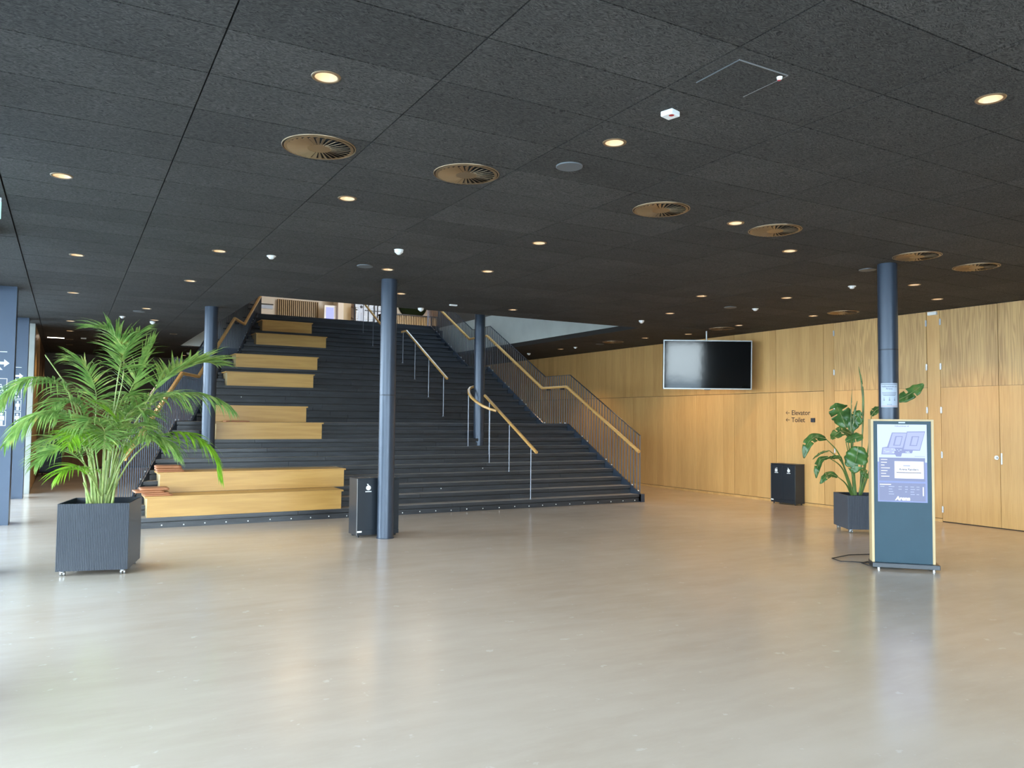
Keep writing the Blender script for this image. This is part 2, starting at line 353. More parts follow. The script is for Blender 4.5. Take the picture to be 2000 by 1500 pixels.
def text(s_, size, mat4, mat, name, parent=None, ext=.0008, align='LEFT', bold=0.0):
    cu = bpy.data.curves.new('tmp', 'FONT'); cu.body = s_; cu.size = size; cu.extrude = ext; cu.align_x = align; cu.offset = bold
    cu.resolution_u = 3
    to = bpy.data.objects.new('tmp', cu); C.objects.link(to)
    bpy.context.view_layer.update()
    me = bpy.data.meshes.new_from_object(to.evaluated_get(bpy.context.evaluated_depsgraph_get()))
    bpy.data.objects.remove(to); bpy.data.curves.remove(cu)
    me.transform(mat4); me.materials.clear(); me.materials.append(mat); me.name = name
    o = bpy.data.objects.new(name, me); C.objects.link(o)
    if parent: o.parent = parent
    return o
def frame4(origin, xdir, ydir):
    x = Vector(xdir).normalized(); y = Vector(ydir).normalized(); z = x.cross(y)
    m = Matrix((x, y, z)).transposed().to_4x4(); m.translation = Vector(origin); return m

# ================================================================== SETTING
CZ = 3.68                      # ceiling height
WX = 13.22                     # face of the oak wall
OX0, OX1, OY0, OY1 = 2.70, 10.60, 13.163, 23.60      # stair opening in the ceiling
YB, YF = -4.5, 28.80

f = B(-1.35, 13.6, YB-.1, YF+.3, -.2, 0).obj('floor', M['floor']); tag(f, kind='structure')
f = B(-60, -1.36, -60, 60, -.25, -.05).obj('ground', M['paving']); tag(f, kind='structure')
f = B(-1.36, 60, -60, YB-.11, -.25, -.05).obj('ground', M['paving']); tag(f, kind='structure')

# ---- ceiling: wood-wool panels 1.2 x 0.6 m under a slab
ceil = empty('ceiling', kind='structure')
slab = MB()
for x0, x1, y0, y1 in ((-1.35, 13.6, YB-.1, OY0), (-1.35, OX0, OY0, OY1), (OX1+.14, 13.6, OY0, OY1), (-1.35, 13.6, OY1, YF+.3)):
    slab.box(x0, x1, y0, y1, CZ+.075, 4.62)
slab.box(OX1, OX1+.14, OY0, OY1, CZ+.075, CZ+.11)
slab.obj('slab', M['trim_black'], ceil)
LIGHTS = [(1.26, 4.463), (-.10, 7.463), (2.155, 6.863), (3.36, 4.463), (4.87, 2.663), (1.534, 9.863), (.045, 11.063), (4.57, 7.463), (5.776, 5.663),
          (7.25, 6.263), (1.513, 12.263), (.028, 14.50), (4.86, 9.263), (3.67, 9.863), (4.565, 11.663), (6.96, 12.263), (1.222, 15.863),
          (8.70, 9.263), (9.95, 8.663), (10.52, 6.863), (12.03, 7.463), (9.61, 11.063), (11.98, 11.663), (12.04, 9.863), (1.515, 17.663),
          (2.17, 20.36), (.007, 18.863), (.005, 21.06), (.0, 23.36), (.0, 25.16), (-.02, 27.86), (3.23, 27.26), (11.91, 18.263), (11.97, 14.663), (12.24, 13.463)]
HR = .068
def panel(x0, x1, y0, y1, holes, name, parent, g=.0045):
    x0 += g; x1 -= g; y0 += g; y1 -= g
    cx, cy = (x0+x1)/2, (y0+y1)/2
    if not holes:
        key = (round(x1-x0, 3), round(y1-y0, 3))
        if key not in PM:
            m = MB(); a, b_ = (x1-x0)/2, (y1-y0)/2; m.box(-a, a, -b_, b_, 0, .03); PM[key] = m.mesh('panel', M['ceiling'])
        return inst(name, PM[key], parent, (cx, cy, CZ))
    bm = bmesh.new(); edges = []
    def loop(pts):
        vs = [bm.verts.new((x-cx, y-cy, 0)) for x, y in pts]
        for i in range(len(vs)): edges.append(bm.edges.new((vs[i], vs[(i+1) % len(vs)])))
    loop([(x0, y0), (x1, y0), (x1, y1), (x0, y1)])
    for hx, hy in holes: loop([(hx+HR*math.cos(2*PI*i/20), hy+HR*math.sin(2*PI*i/20)) for i in range(20)])
    bmesh.ops.triangle_fill(bm, edges=edges, use_beauty=True)
    r = bmesh.ops.extrude_face_region(bm, geom=list(bm.faces))
    for e in r['geom']:
        if isinstance(e, bmesh.types.BMVert): e.co.z += .03
    bmesh.ops.recalc_face_normals(bm, faces=bm.faces)
    me = bpy.data.meshes.new('panel'); bm.to_mesh(me); bm.free(); me.materials.append(M['ceiling'])
    return inst(name, me, parent, (cx, cy, CZ))
PM = {}
far = MB()
def farpanel(x0, x1, y0, y1):
    hs = [h for h in LIGHTS if x0 < h[0] < x1 and y0 < h[1] < y1]
    if hs: panel(x0, x1, y0, y1, hs, 'panel', ceil)
    else: far.box(x0+.0045, x1-.0045, y0+.0045, y1-.0045, CZ, CZ+.03)
for r in range(-14, 43):
    y0 = 3.563+.6*r; y1 = y0+.6
    y1 = min(y1, YF) if r < 42 else YF
    if y0 >= YF: continue
    for k in range(0, 12):
        x0 = -.543+1.2*k; x1 = min(x0+1.2, WX-.012)
        if y0 >= OY0-.01 and y0 < OY1:
            if x0 < OX0 < x1: x1 = OX0
            elif x0 < OX1 < x1: x0 = OX1
            elif OX0 < (x0+x1)/2 < OX1: continue
        near = (1.1 < y0 < 13.1) or (13.1 < y0 < 19 and x1 <= OX0)
        hs = [h for h in LIGHTS if x0 < h[0] < x1 and y0 < h[1] < y1]
        if near: panel(x0, x1, y0, y1, hs, 'panel', ceil)
        else: farpanel(x0, x1, y0, y1)
y = YB
while y < 19.4:                                        # edge strip above the glass front
    far.box(-1.30, -.5525, y+.004, min(y+1.483, 19.6)-.004, CZ, CZ+.03); y += 1.483
far.box(-1.30, -.5525, 19.6, YF, CZ, CZ+.03)
tag(far.obj('panel', M['ceiling'], ceil), kind='stuff')

# ---- oak wall
wall = empty('wall_right', kind='structure')
B(WX+.02, 13.6, YB-.1, YF+.3, 0, 4.62).obj('backing', M['slat_gap'], wall)
joints = [3.62+1.2*i for i in range(0)]
JY = [24.02, 22.80, 21.58, 20.36, 19.14, 17.92, 16.70, 15.475, 14.245, 13.025, 11.81, 10.59]
def wpanel(y0, y1, z0, z1, mat, name='panel', parent=wall, x=WX, t=.018, g=.0045):
    m = MB(); a, b_ = (y1-y0)/2-g, (z1-z0)/2-g; m.box(0, t, -a, a, -b_, b_)
    return inst(name, m.mesh(name, mat), parent, (x, (y0+y1)/2, (z0+z1)/2))
edges_y = [YF, 26.46, 25.24]+JY
for a, b_ in zip(edges_y[1:], edges_y[:-1]):
    wpanel(a, b_, .055, 2.33, M['oak_wall']); wpanel(a, b_, 2.33, CZ, M['oak_wall'])
wpanel(10.34, 10.59, .055, CZ, M['oak_wall']); wpanel(8.164, 8.407, .055, CZ, M['oak_wall'])
ey = [6.20, 4.98, 3.76, 2.54, 1.32, .10, -1.12, -2.34, -3.56, YB]
for b_, a in zip(ey[:-1], ey[1:]):
    wpanel(a, b_, .055, 2.33, M['oak_wall']); wpanel(a, b_, 2.33, CZ, M['oak_wall'])
hinge_me = MB(); hinge_me.tube([(0, 0, -.055), (0, 0, .055)], .011, 8); hinge_me.box(-.002, .006, -.016, .016, -.05, .05)
hinge_me = hinge_me.mesh('hinge', M['chrome'])
def door(name, y0, y1, hinge_y, label=None):
    d = empty(name, (WX-.004, (y0+y1)/2, 0), kind='structure')
    def pn(z0, z1, mat):
        m = MB(); a = (y1-y0)/2-.004; m.box(0, .024, -a, a, z0+.002, z1-.002); o = m.obj('panel', mat, d); return o
    pn(.012, 2.325, M['oak_wall']); pn(2.325, CZ-.006, M['oak_figured'])
    if hinge_y is not None:
        for z in (.215, 1.155, 1.93, 2.69, 3.47): inst('hinge', hinge_me, d, (-.008, hinge_y-(y0+y1)/2, z))
    return d
door('door_1', 9.374, 10.34, 10.335)
door('door_2', 8.407, 9.374, 8.412)
d3 = door('door_3', 7.183, 8.164, 8.155)
k = MB(); k.tube([(0, 0, 0), (-.012, 0, 0)], .035, 20); k.tube([(-.012, 0, 0), (-.03, 0, 0)], .016, 14); k.obj('lock_rose', M['chrome'], d3).location = (0, 7.235-7.6735, 1.147)
d4 = door('door_4', 6.20, 7.183, 6.205)
k = MB(); k.box(-.003, 0, -.012, .012, -.09, .09); k.obj('strike_plate', M['chrome'], d4).location = (0, 7.16-6.6915, 1.13)
bb = MB()
for a, b_ in ((10.34, YF), (8.164, 8.407), (YB, 6.20)): bb.box(WX-.006, WX+.02, a, b_, 0, .05)
tag(bb.obj('baseboard_right', M['oak_wall']), kind='structure')
B(WX, WX+.02, 6.2, 10.34, 0, .010).obj('threshold', M['slat_gap'], wall)

# ---- far wall, wooden side wall beyond the glass, concrete post
wf = empty('wall_far', kind='structure')
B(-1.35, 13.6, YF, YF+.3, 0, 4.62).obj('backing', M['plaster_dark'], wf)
x = -.6
while x < 4.6:
    wpm = MB(); wpm.box(-.597, .597, -.02, 0, .05, 2.25); inst('panel', wpm.mesh('panel', M['oak_dark']), wf, (x+.6, YF, 0)); x += 1.2
wl = empty('wall_left', kind='structure')
B(-1.35, -.68, 20.25, YF, 0, CZ).obj('backing', M['slat_gap'], wl)
y = 20.25
while y < YF-.1:
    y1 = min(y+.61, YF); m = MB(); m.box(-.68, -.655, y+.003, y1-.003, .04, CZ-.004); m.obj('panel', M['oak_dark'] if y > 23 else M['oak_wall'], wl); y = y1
p = B(-.98, -.655, 19.85, 20.24, 0, CZ).obj('concrete_post', M['concrete_post']); tag(p, 'pale concrete post at the end of the glass front, before the timber wall', 'post')

# ---- glass fronts: left side and behind the camera
wg = empty('window_1', kind='structure')
def frame_bars(par, boxes):
    for b_ in boxes: B(*b_).obj('frame', M['steel_dark'], par)
frame_bars(wg, [(-1.16, -1.10, YB, 19.85, 0, .06), (-1.16, -1.10, YB, 19.85, 3.60, CZ)])
ys = [-4.5, -3.35, 1.05, 5.45, 9.85, 14.30, 18.75, 19.85]
for a in ys[1:-1]: B(-1.16, -1.10, a-.03, a+.03, .06, 3.6).obj('frame', M['steel_dark'], wg)
for a, b_ in zip(ys[:-1], ys[1:]): B(-1.137, -1.125, a+.03, b_-.03, .06, 3.6).obj('pane', M['glass'], wg)
wb = empty('window_2', kind='structure')
frame_bars(wb, [(-1.16, 7.1, YB-.06, YB, 0, .06), (-1.16, 7.1, YB-.06, YB, 3.60, CZ)])
tag(B(7.1, 13.6, YB-.2, YB, 0, CZ+.1).obj('wall_back', M['plaster_dark']), kind='structure')
xs = [-1.13+2.05*i for i in range(5)]
for a in xs: B(a-.03, a+.03, YB-.06, YB, .06, 3.6).obj('frame', M['steel_dark'], wb)
for a, b_ in zip(xs[:-1], xs[1:]): B(a+.03, min(b_-.03, WX), YB-.035, YB-.023, .06, 3.6).obj('pane', M['glass'], wb)
tag(B(-4.6, -1.16, YB-2.6, 25, 3.78, 4.0).obj('sky_blocker', M['steel_dark']), 'unseen flat overhang added outside the glass front to block steep sky light', 'sky_blocker')  # unseen overhang, added to keep steep sky light off the floor
# steel fins with pictograms
FW = [('big steel fin with white lift, toilet and arrow pictograms, nearer one', 14.30), ('narrow steel fin with pictograms just before the concrete post', 18.75),
      ('dark steel fin cut off by the frame edge above the palm', 9.85), (None, 5.45), (None, 1.05), (None, -3.35)]
def pictograms(par, y, x1, sc=1.0):
    """White print on the face that looks towards -Y; x grows to the right edge x1."""
    def P(poly, name='pictogram'):
        m = MB(); m.add([(px, y-.0015, pz) for px, pz in poly], [tuple(range(len(poly)))]); return m
    def addp(boxes, name):
        m = MB()
        for poly in boxes: m.add([(px, y-.0015, pz) for px, pz in poly], [tuple(range(len(poly)))])
        return m.obj(name, M['white_print'], par)
    R_ = lambda x0, x1_, z0, z1: [(x0, z0), (x1_, z0), (x1_, z1), (x0, z1)]
    Dk = lambda cx, cz, r, n=14: [(cx+r*math.cos(2*PI*i/n), cz+r*math.sin(2*PI*i/n)) for i in range(n)]
    X = x1
    addp([R_(X-.24, X-.055, 2.655, 2.665)], 'rule')
    addp([R_(X-.17, X-.09, 2.465, 2.505), [(X-.09, 2.425), (X-.02, 2.485), (X-.09, 2.545)]], 'arrow')
    addp([R_(X-.185, X-.145, 2.28, 2.38), [(X-.225, 2.38), (X-.105, 2.38), (X-.165, 2.45)]], 'arrow')
    def fr(z0, z1):
        addp([R_(X-.235, X-.04, z1-.008, z1), R_(X-.235, X-.04, z0, z0+.008), R_(X-.235, X-.227, z0, z1), R_(X-.048, X-.04, z0, z1)], 'frame')
    fr(2.02, 2.25)
    ring = MB(); n_ = 16; cx, cz = X-.145, 2.10
    pts = [(cx+.052*math.cos(-PI*.95+i*PI*1.35/n_-.35), cz+.052*math.sin(-PI*.95+i*PI*1.35/n_-.35)) for i in range(n_+1)]
    pin = [(cx+.038*math.cos(-PI*.95+i*PI*1.35/n_-.35), cz+.038*math.sin(-PI*.95+i*PI*1.35/n_-.35)) for i in range(n_+1)]
    for i in range(n_): ring.add([(pts[i][0], y-.0015, pts[i][1]), (pts[i+1][0], y-.0015, pts[i+1][1]), (pin[i+1][0], y-.0015, pin[i+1][1]), (pin[i][0], y-.0015, pin[i][1])], [(0, 1, 2, 3)])
    for poly in (Dk(X-.155, 2.215, .016), R_(X-.165, X-.145, 2.11, 2.19), R_(X-.165, X-.105, 2.11, 2.127), R_(X-.15, X-.11, 2.15, 2.162), [(X-.118, 2.12), (X-.103, 2.12), (X-.078, 2.05), (X-.095, 2.045)]):
        ring.add([(a, y-.0015, b_) for a, b_ in poly], [tuple(range(len(poly)))])
    ring.obj('wheelchair_symbol', M['white_print'], par)
    fr(1.77, 2.00)
    def person(cx, z, s, skirt):
        po = [Dk(cx, z+.165*s, .018*s), R_(cx-.022*s, cx+.022*s, z+.07*s, z+.14*s), R_(cx-.02*s, cx-.003*s, z, z+.08*s), R_(cx+.003*s, cx+.02*s, z, z+.08*s),
              R_(cx-.036*s, cx-.026*s, z+.07*s, z+.135*s), R_(cx+.026*s, cx+.036*s, z+.07*s, z+.135*s)]
        if skirt: po.append([(cx-.04*s, z+.05*s), (cx+.04*s, z+.05*s), (cx, z+.12*s)])
        return po
    addp(person(X-.19, 1.79, .9, True)+person(X-.10, 1.79, 1.0, False), 'people_symbol')
    fr(1.52, 1.75)
    addp(person(X-.20, 1.53, 1.0, True)+person(X-.10, 1.53, 1.05, False)+[R_(X-.1525, X-.1475, 1.53, 1.73)], 'people_symbol')
for i, (lab, y0) in enumerate(FW):
    if lab is None:
        lb_ = {5.45: 'first tall steel fin before the one cut off by the frame', 1.05: 'tall steel fin abreast of the camera', -3.35: 'tall steel fin at the corner of the rear glass front'}[y0]
        fn = B(-1.10, -.73, y0, y0+.4, 0, CZ).obj('steel_fin', M['steel_fin']); tag(fn, lb_, 'post', 'steel fins of the glass front')
        continue
    e = empty('steel_fin', (0, 0, 0), label=lab, cat='post')
    B(-1.10, -.775, y0+.03, y0+.37, 0, CZ).obj('web', M['steel_fin'], e)
    B(-.775, -.73, y0, y0+.4, 0, CZ).obj('flange', M['steel_fin'], e)
    if i < 2: pictograms(e, y0+.03, -.775)

# ---- stair void and upper floor
UZ = 4.80
wv = empty('wall_void', kind='structure')
B(OX1-.008, OX1-.001, OY0, OY1, CZ-.0, CZ+.11).obj('trim', M['trim_black'], wv)
B(OX1+.12, OX1+.28, OY0-.1, 24.0, CZ+.07, 4.74).obj('concrete_face', M['concrete'], wv)
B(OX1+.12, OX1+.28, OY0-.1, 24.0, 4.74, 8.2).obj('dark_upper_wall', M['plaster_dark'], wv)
B(OX0+.004, 4.50, OY1-.14, OY1-.012, CZ, 5.05).obj('concrete_face', M['concrete'], wv)
B(OX0-.3, OX1+.28, OY0-.15, OY0, CZ+.07, 8.2).obj('front_face', M['concrete'], wv)
us = MB(); us.box(OX0-.3, 4.9, 24.03, 32, 4.5, UZ); us.box(4.9, 10.5, 24.03, 32, 4.5, UZ); us.box(10.5, 13.6, 23.9, 32, 4.5, UZ)
tag(us.obj('floor_upper', M['tread']), kind='structure')
cu_ = MB(); cu_.box(OX0-.4, 9.8, OY0-.2, 32, 8.2, 8.4); cu_.box(10.5, 13.7, OY0-.2, 32, 8.2, 8.4); cu_.box(9.8, 10.5, OY0-.2, 17.0, 8.2, 8.4); cu_.box(9.8, 10.5, 24.0, 32, 8.2, 8.4); tag(cu_.obj('ceiling_upper', M['plaster']), kind='structure')
uw = empty('wall_upper', kind='structure')
B(OX0-.3, 13.7, 31.0, 31.2, UZ, 8.2).obj('plaster_face', M['plaster'], uw)
B(13.4, 13.6, 23.9, 31, UZ, 8.2).obj('side_face', M['oak_wall'], uw)
B(OX0-.3, OX0-.1, 24.03, 31, UZ, 8.2).obj('side_face', M['plaster'], uw)
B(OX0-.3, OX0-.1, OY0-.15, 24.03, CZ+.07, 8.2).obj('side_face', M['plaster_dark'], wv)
w3 = empty('added_skylight', kind='structure')  # unseen roof light, added to bring daylight onto the concrete wall
for y in (17.0, 19.3, 21.65, 24.0): B(9.80, 10.50, y-.03, y+.03, 8.22, 8.34).obj('frame', M['steel_dark'], w3)
for y in (17.0, 19.3, 21.65): B(9.80, 10.50, y+.03, y+2.27, 8.29, 8.30).obj('pane', M['glass'], w3)

# slatted oak panels and things on the upper floor
sp = empty('slatted_screen', (7.0, 30.9, UZ), label='tall screen of thin oak slats on the upper floor, left of the lit display', cat='slatted wall')
B(0, 1.62, .03, .06, 0, 1.52).obj('backing', M['slat_gap'], sp)
sm = B(-.02, .02, -.03, .03, 0, 1.52).mesh('slat', M['oak_tan'])
for i in range(21): inst('slat', sm, sp, (.03+.078*i, 0, 0))
ct = empty('slatted_counter', (11.0, 29.9, UZ), label='low oak-slatted counter on the upper floor under the dark green disc', cat='counter')
B(0, 2.38, .04, .6, 0, 1.12).obj('body', M['slat_gap'], ct)
B(-.02, 2.4, -.05, .62, 1.12, 1.17).obj('counter_top', M['trim_black'], ct)
sm = B(-.018, .018, 0, .04, 0, 1.12).mesh('slat', M['oak_frame'])
for i in range(32): inst('slat', sm, ct, (.03+.0755*i, 0, 0))
m = MB(); m.lathe([(0, .0), (.5, .0), (.62, -.02), (.67, -.06), (.67, -.1)], 40, Matrix.Translation((12.66, 30.86, 6.62)) @ Matrix.Rotation(PI/2, 4, 'X'))
tag(m.obj('moss_disc', M['moss']), 'large round dark green moss panel on the upper cream wall', 'wall panel')
s_ = empty('wall_notice', (6.62, 30.98, 6.0), label='small white notice with a dark top strip on the upper white wall', cat='notice')
B(-.22, .22, 0, .02, -.08, .06).obj('sheet', M['paper'], s_); B(-.24, .24, -.01, .01, .07, .11).obj('clip_rail', M['trim_black'], s_)
s_ = empty('display_totem', (8.95, 30.4, UZ), -.1, label='white display stand with a violet lit screen on the upper floor', cat='display')
B(-.24, .24, 0, .12, 0, 1.36).obj('housing', M['white'], s_); B(-.17, .13, -.006, 0, .55, 1.28).obj('screen', M['scr_violet'], s_)
s_ = tag(B(9.2, 9.42, 30.2, 30.9, UZ, 6.75).obj('wall_pier', M['plaster']), 'pale lit wall pier on the upper floor beside the violet screen', 'pier')
s_ = empty('tall_cabinet', (9.62, 30.4, UZ), label='tall beige cabinet on the upper floor beside the glazed frames', cat='cabinet')
B(-.17, .17, 0, .45, 0, 1.9).obj('body', M['oak_frame'], s_); B(-.16, .16, -.02, 0, .03, 1.87).obj('door', M['oak_frame'], s_)
s_ = empty('glazed_partition', (10.5, 30.2, UZ), label='black framed glazed partition on the upper floor behind the centre handrail', cat='partition')
for i, xx in enumerate((-.62, -.38, -.05, .2, .34, .55, .72, .98)): B(xx-.02-.01*(i % 2), xx+.02+.01*(i % 2), 0, .05, 0, 2.1).obj('frame', M['trim_black'], s_)
for z in (.75, 1.25, 1.62, 2.05): B(-.62, .98, .01, .04, z-.015, z+.015).obj('frame', M['trim_black'], s_)
B(-.6, .96, .022, .028, 0, 2.05).obj('pane', M['glass'], s_)
s_ = empty('roll_up_banner', (9.98, 29.7, UZ), label='narrow white roll-up banner with a dark round emblem, upper floor', cat='banner')
B(-.13, .13, 0, .01, .05, 1.43).obj('sheet', M['paper'], s_); B(-.15, .15, -.05, .06, 0, .05).obj('base', M['silver'], s_)
m = MB(); m.disc(.06, 0, 16, Matrix.Translation((0, -.004, 1.30)) @ Matrix.Rotation(PI/2, 4, 'X')); m.obj('emblem', M['ink'], s_)
m = MB(); 
for i in range(9): m.box(-.012, .012, -.004, -.002, .55+i*.06, .58+i*.06)
m.obj('lettering', M['ink_grey'], s_)
s_ = empty('book_cabinet', (10.62, 30.72, UZ), label='dark cabinet wall behind the glazed partition on the upper floor', cat='cabinet')
B(-.72, .62, .02, .22, 0, 2.3).obj('back', M['oak_dark'], s_)
for z in (.5, .95, 1.4, 1.85): B(-.72, .62, -.12, .02, z, z+.03).obj('shelf', M['oak_dark'], s_)

# ================================================================== STAIRCASE
RZ, GO, LD = .16, .303, 1.42
def nos(k): return 13.0+GO*(k-1)+(LD-GO)*((k-1)//10)
SR = 10.47
def sl(y): return .76+.374*(y-13.0)                   # splayed edge on the palm side
st = empty('staircase', (0, 0, 0), label='wide black-stained plank staircase rising in three flights to the upper floor', cat='staircase')
rs = random.Random(4)
def cuts(x0, x1, seed, lo=2.6, hi=3.6):
    r = random.Random(seed); xs_ = [x0]; x = x0+r.uniform(1.2, hi)
    while x < x1-1.0: xs_.append(x); x += r.uniform(lo, hi)
    return xs_+[x1]
def board(name, xa, xb, y0, y1, z0, z1, mat, left=False):
    cx = (xa+xb)/2; cy = (y0+y1)/2; g = .0028
    if left: poly = [(sl(y0)-cx, y0-cy), (xb-g-cx, y0-cy), (xb-g-cx, y1-cy), (sl(y1)-cx, y1-cy)]
    else: poly = [(xa+g-cx, y0-cy), (xb-g-cx, y0-cy), (xb-g-cx, y1-cy), (xa+g-cx, y1-cy)]
    m = MB(); m.prism(poly, z0, z1); o = m.obj(name, mat, st); o.location = (cx, cy, 0); return o
for k in range(1, 31):
    y = nos(k); z = RZ*k; nxt = nos(k+1) if k < 30 else y+.303
    c = cuts(sl(y), SR, 100+k)
    for i, (a, b_) in enumerate(zip(c[:-1], c[1:])):
        board('tread_board', a, b_, y, y+.303+(.03 if k < 30 else 0), z-.058, z+rs.uniform(-.0012, .0012), M['tread'], i == 0)
    if nxt-y > .5:
        for j in range(4): board('landing_board', sl(y), SR, y+.336+j*.28, min(y+.336+(j+1)*.28-.004, nxt+.02), z-.05, z, M['tread'], True)
    c = cuts(sl(y), SR, 300+k)
    for i, (a, b_) in enumerate(zip(c[:-1], c[1:])):
        board('riser_board', a, b_, y+.016, y+.038, z-RZ, z-.058-.020, M['riser'], i == 0)
# dark carcass behind the boards
car = MB()
for k in range(1, 31):
    y = nos(k); z = RZ*k; nxt = nos(k+1) if k < 30 else y+.25
    y0, y1 = y+.05, nxt+.05
    car.prism([(sl(y0)+.01, y0), (SR-.01, y0), (SR-.01, y1), (sl(y1)+.01, y1)], max(0, z-.62), z-.060)
car.obj('carcass', M['trim_black'], st)
studs = MB()
sm = MB(); sm.lathe([(.0, -.004), (.009, -.003), (.011, 0)], 10, Matrix.Rotation(PI/2, 4, 'X')); sm = sm.mesh('stud', M['white'])
x = .97
while x < 10.4: inst('stud', sm, st, (x, 13.003, .040+.004*math.sin(x*7))); x += .325+.02*math.sin(x*3)
for x, k in ((3.2, 17), (3.35, 14), (6.2, 3), (7.4, 5)): inst('stud', sm, st, (x, nos(k)+.003, RZ*k-.10))

def nline(y):                                        # line through the nosings, level on the landings
    pts = [(12.9, .107), (15.727, 1.6), (16.844, 1.6), (19.874, 3.2), (20.991, 3.2), (24.021, 4.8), (40, 4.8)]
    for (ya, za), (yb, zb) in zip(pts[:-1], pts[1:]):
        if y <= yb: return za+(zb-za)*(y-ya)/(yb-ya)
KN = [12.96, 15.727, 16.844, 19.874, 20.991, 24.021]
def stringer(xf, t, name):
    m = MB(); d = .34
    for ya, yb in zip(KN[:-1], KN[1:]):
        za, zb = nline(ya)+.012, nline(yb)+.012
        xa, xb = xf(ya), xf(yb)
        vs = [(xa, ya, max(0, za-d)), (xa+t, ya, max(0, za-d)), (xb, yb, zb-d), (xb+t, yb, zb-d), (xa, ya, za), (xa+t, ya, za), (xb, yb, zb), (xb+t, yb, zb)]
        m.add(vs, [(0, 2, 3, 1), (4, 5, 7, 6), (0, 4, 6, 2), (1, 3, 7, 5), (0, 1, 5, 4), (2, 6, 7, 3)])
    return m.obj(name, M['steel_blue'], st)
stringer(lambda y: SR+.005, .035, 'stringer'); stringer(lambda y: sl(y)-.02, .018, 'stringer')
B(SR+.005, SR+.10, 12.955, 13.06, 0, .165).obj('end_block', M['steel_blue'], st)

# ---- side railings
def bmesh_(a, mt):
    q_ = MB(); q_.box(-a, a, -a*1.3, a*1.3, 0, 1.25); return q_.mesh('baluster', mt)
bal_r, bal_l = bmesh_(.0085, M['baluster']), bmesh_(.0072, M['baluster_shaded'])
br = MB(); br.box(-.012, .012, -.03, .03, -.018, .018); br = br.mesh('bracket', M['steel_dark'])
ft = MB(); ft.lathe([(0, -.014), (.011, -.010), (.015, 0), (.011, .010), (0, .014)], 10); ft = ft.mesh('white_knob', M['white'])  # white knobs beside the balusters, along the stringer
def railing(label, xf, xh, top_y0, y1=26.0):
    r = empty('stair_railing', (0, 0, 0), label=label, cat='railing')
    inward = 1 if xh(13.5) > xf(13.5) else -1
    ks = [top_y0]+KN[1:]+[y1]
    tp = MB(); tp.tube([(xf(y), y, nline(y)+1.19) for y in ks], 0, flat=(.032, .012)); tp.obj('top_rail', M['steel_dark'], r)
    bt = MB(); bt.tube([(xf(y), y, nline(y)-.045) for y in ks], 0, flat=(.030, .012)); bt.obj('bottom_rail', M['steel_dark'], r)
    hp = MB(); hp.tube([(xh(y), y, nline(y)+.90) for y in [12.98]+KN[1:]+[24.4]], 0, flat=(.066, .060)); hp.obj('handrail', M['oak_rail'], r, 0)
    y = top_y0+.01; i = 0
    while y < y1:
        inst('baluster', bal_r if inward < 0 else bal_l, r, (xf(y), y, nline(y)-.06))
        if i % 9 in (0, 2) and y < 24:
            inst('white_knob', ft, r, (xf(y)+.016*inward, y+.03, nline(y)+.028))
        if i % 9 in (1, 7) and y < 24:
            m = inst('bracket', br, r, ((xf(y)*.45+xh(y)*.55), y, nline(y)+.855))
            m.scale = (min(4.0, abs(xh(y)-xf(y))/.024*.9), 1, 1)
        y += .104; i += 1
    return r
railing('long steel baluster railing with oak handrail on the oak-wall side of the stairs', lambda y: SR+.065, lambda y: SR-.03, 13.06, 24.5)
railing('splayed steel baluster railing with oak handrail on the palm side of the stairs', lambda y: sl(y)-.06, lambda y: sl(y)+.01+.021*(y-13.0), 12.98, 24.9)

# ---- centre handrails
def post(par, x, y, z0, z1, r=.011):
    m = MB(); m.tube([(0, 0, 0), (0, 0, z1-z0)], r, 8); m.tube([(0, 0, 0), (0, 0, .006)], .035, 14); o = m.obj('post', M['baluster'], par); o.location = (x, y, z0); return o
def crail(label, pts, posts):
    r = empty('centre_handrail', (0, 0, 0), label=label, cat='handrail')
    m = MB(); m.tube(pts, 0, flat=(.056, .050)); m.obj('rail', M['oak_rail'], r)
    for x, y, z, zt in posts: post(r, x, y, z, zt)
    return r
X_ = 7.85
crail('short oak centre handrail on the lowest flight, ending at the stair column', [(X_, 12.85, 1.067), (X_, 15.02, 2.213)],
      [(X_, 13.06, .16, 1.17), (X_, 13.92, .64, 1.62), (X_, 14.80, 1.12-.16, 2.08)])
arc = [(7.775, 14.36, 1.875), (7.66, 14.42, 1.91), (7.56, 14.55, 1.975), (7.50, 14.72, 2.06), (7.475, 14.92, 2.165), (7.50, 15.08, 2.25), (7.56, 15.22, 2.325), (7.65, 15.33, 2.38), (7.76, 15.38, 2.41), (7.93, 15.40, 2.42)]
crail('curved oak handrail bending around the steel column on the stairs', arc, [(7.68, 14.46, .80, 1.90), (7.50, 15.10, 1.12, 2.24), (7.58, 15.26, 1.28, 2.33)])
crail('oak centre handrail on the middle flight with four thin posts', [(X_, 16.97, 2.66), (X_, 19.60, 4.05), (X_, 19.92, 4.05)],
      [(X_, 17.16, 1.76, 2.74), (X_, 18.06, 2.24, 3.22), (X_, 18.97, 2.72, 3.70), (X_, 19.83, 3.04+.16, 4.04)])
crail('oak centre handrail on the top flight, half hidden by the middle column', [(X_, 21.15, 4.20), (X_, 24.0, 5.71), (X_, 24.5, 5.71)],
      [(X_, 21.34, 3.36, 4.28), (X_, 22.25, 3.84, 4.76), (X_, 23.16, 4.32, 5.24), (X_, 24.04, 4.80, 5.70)])

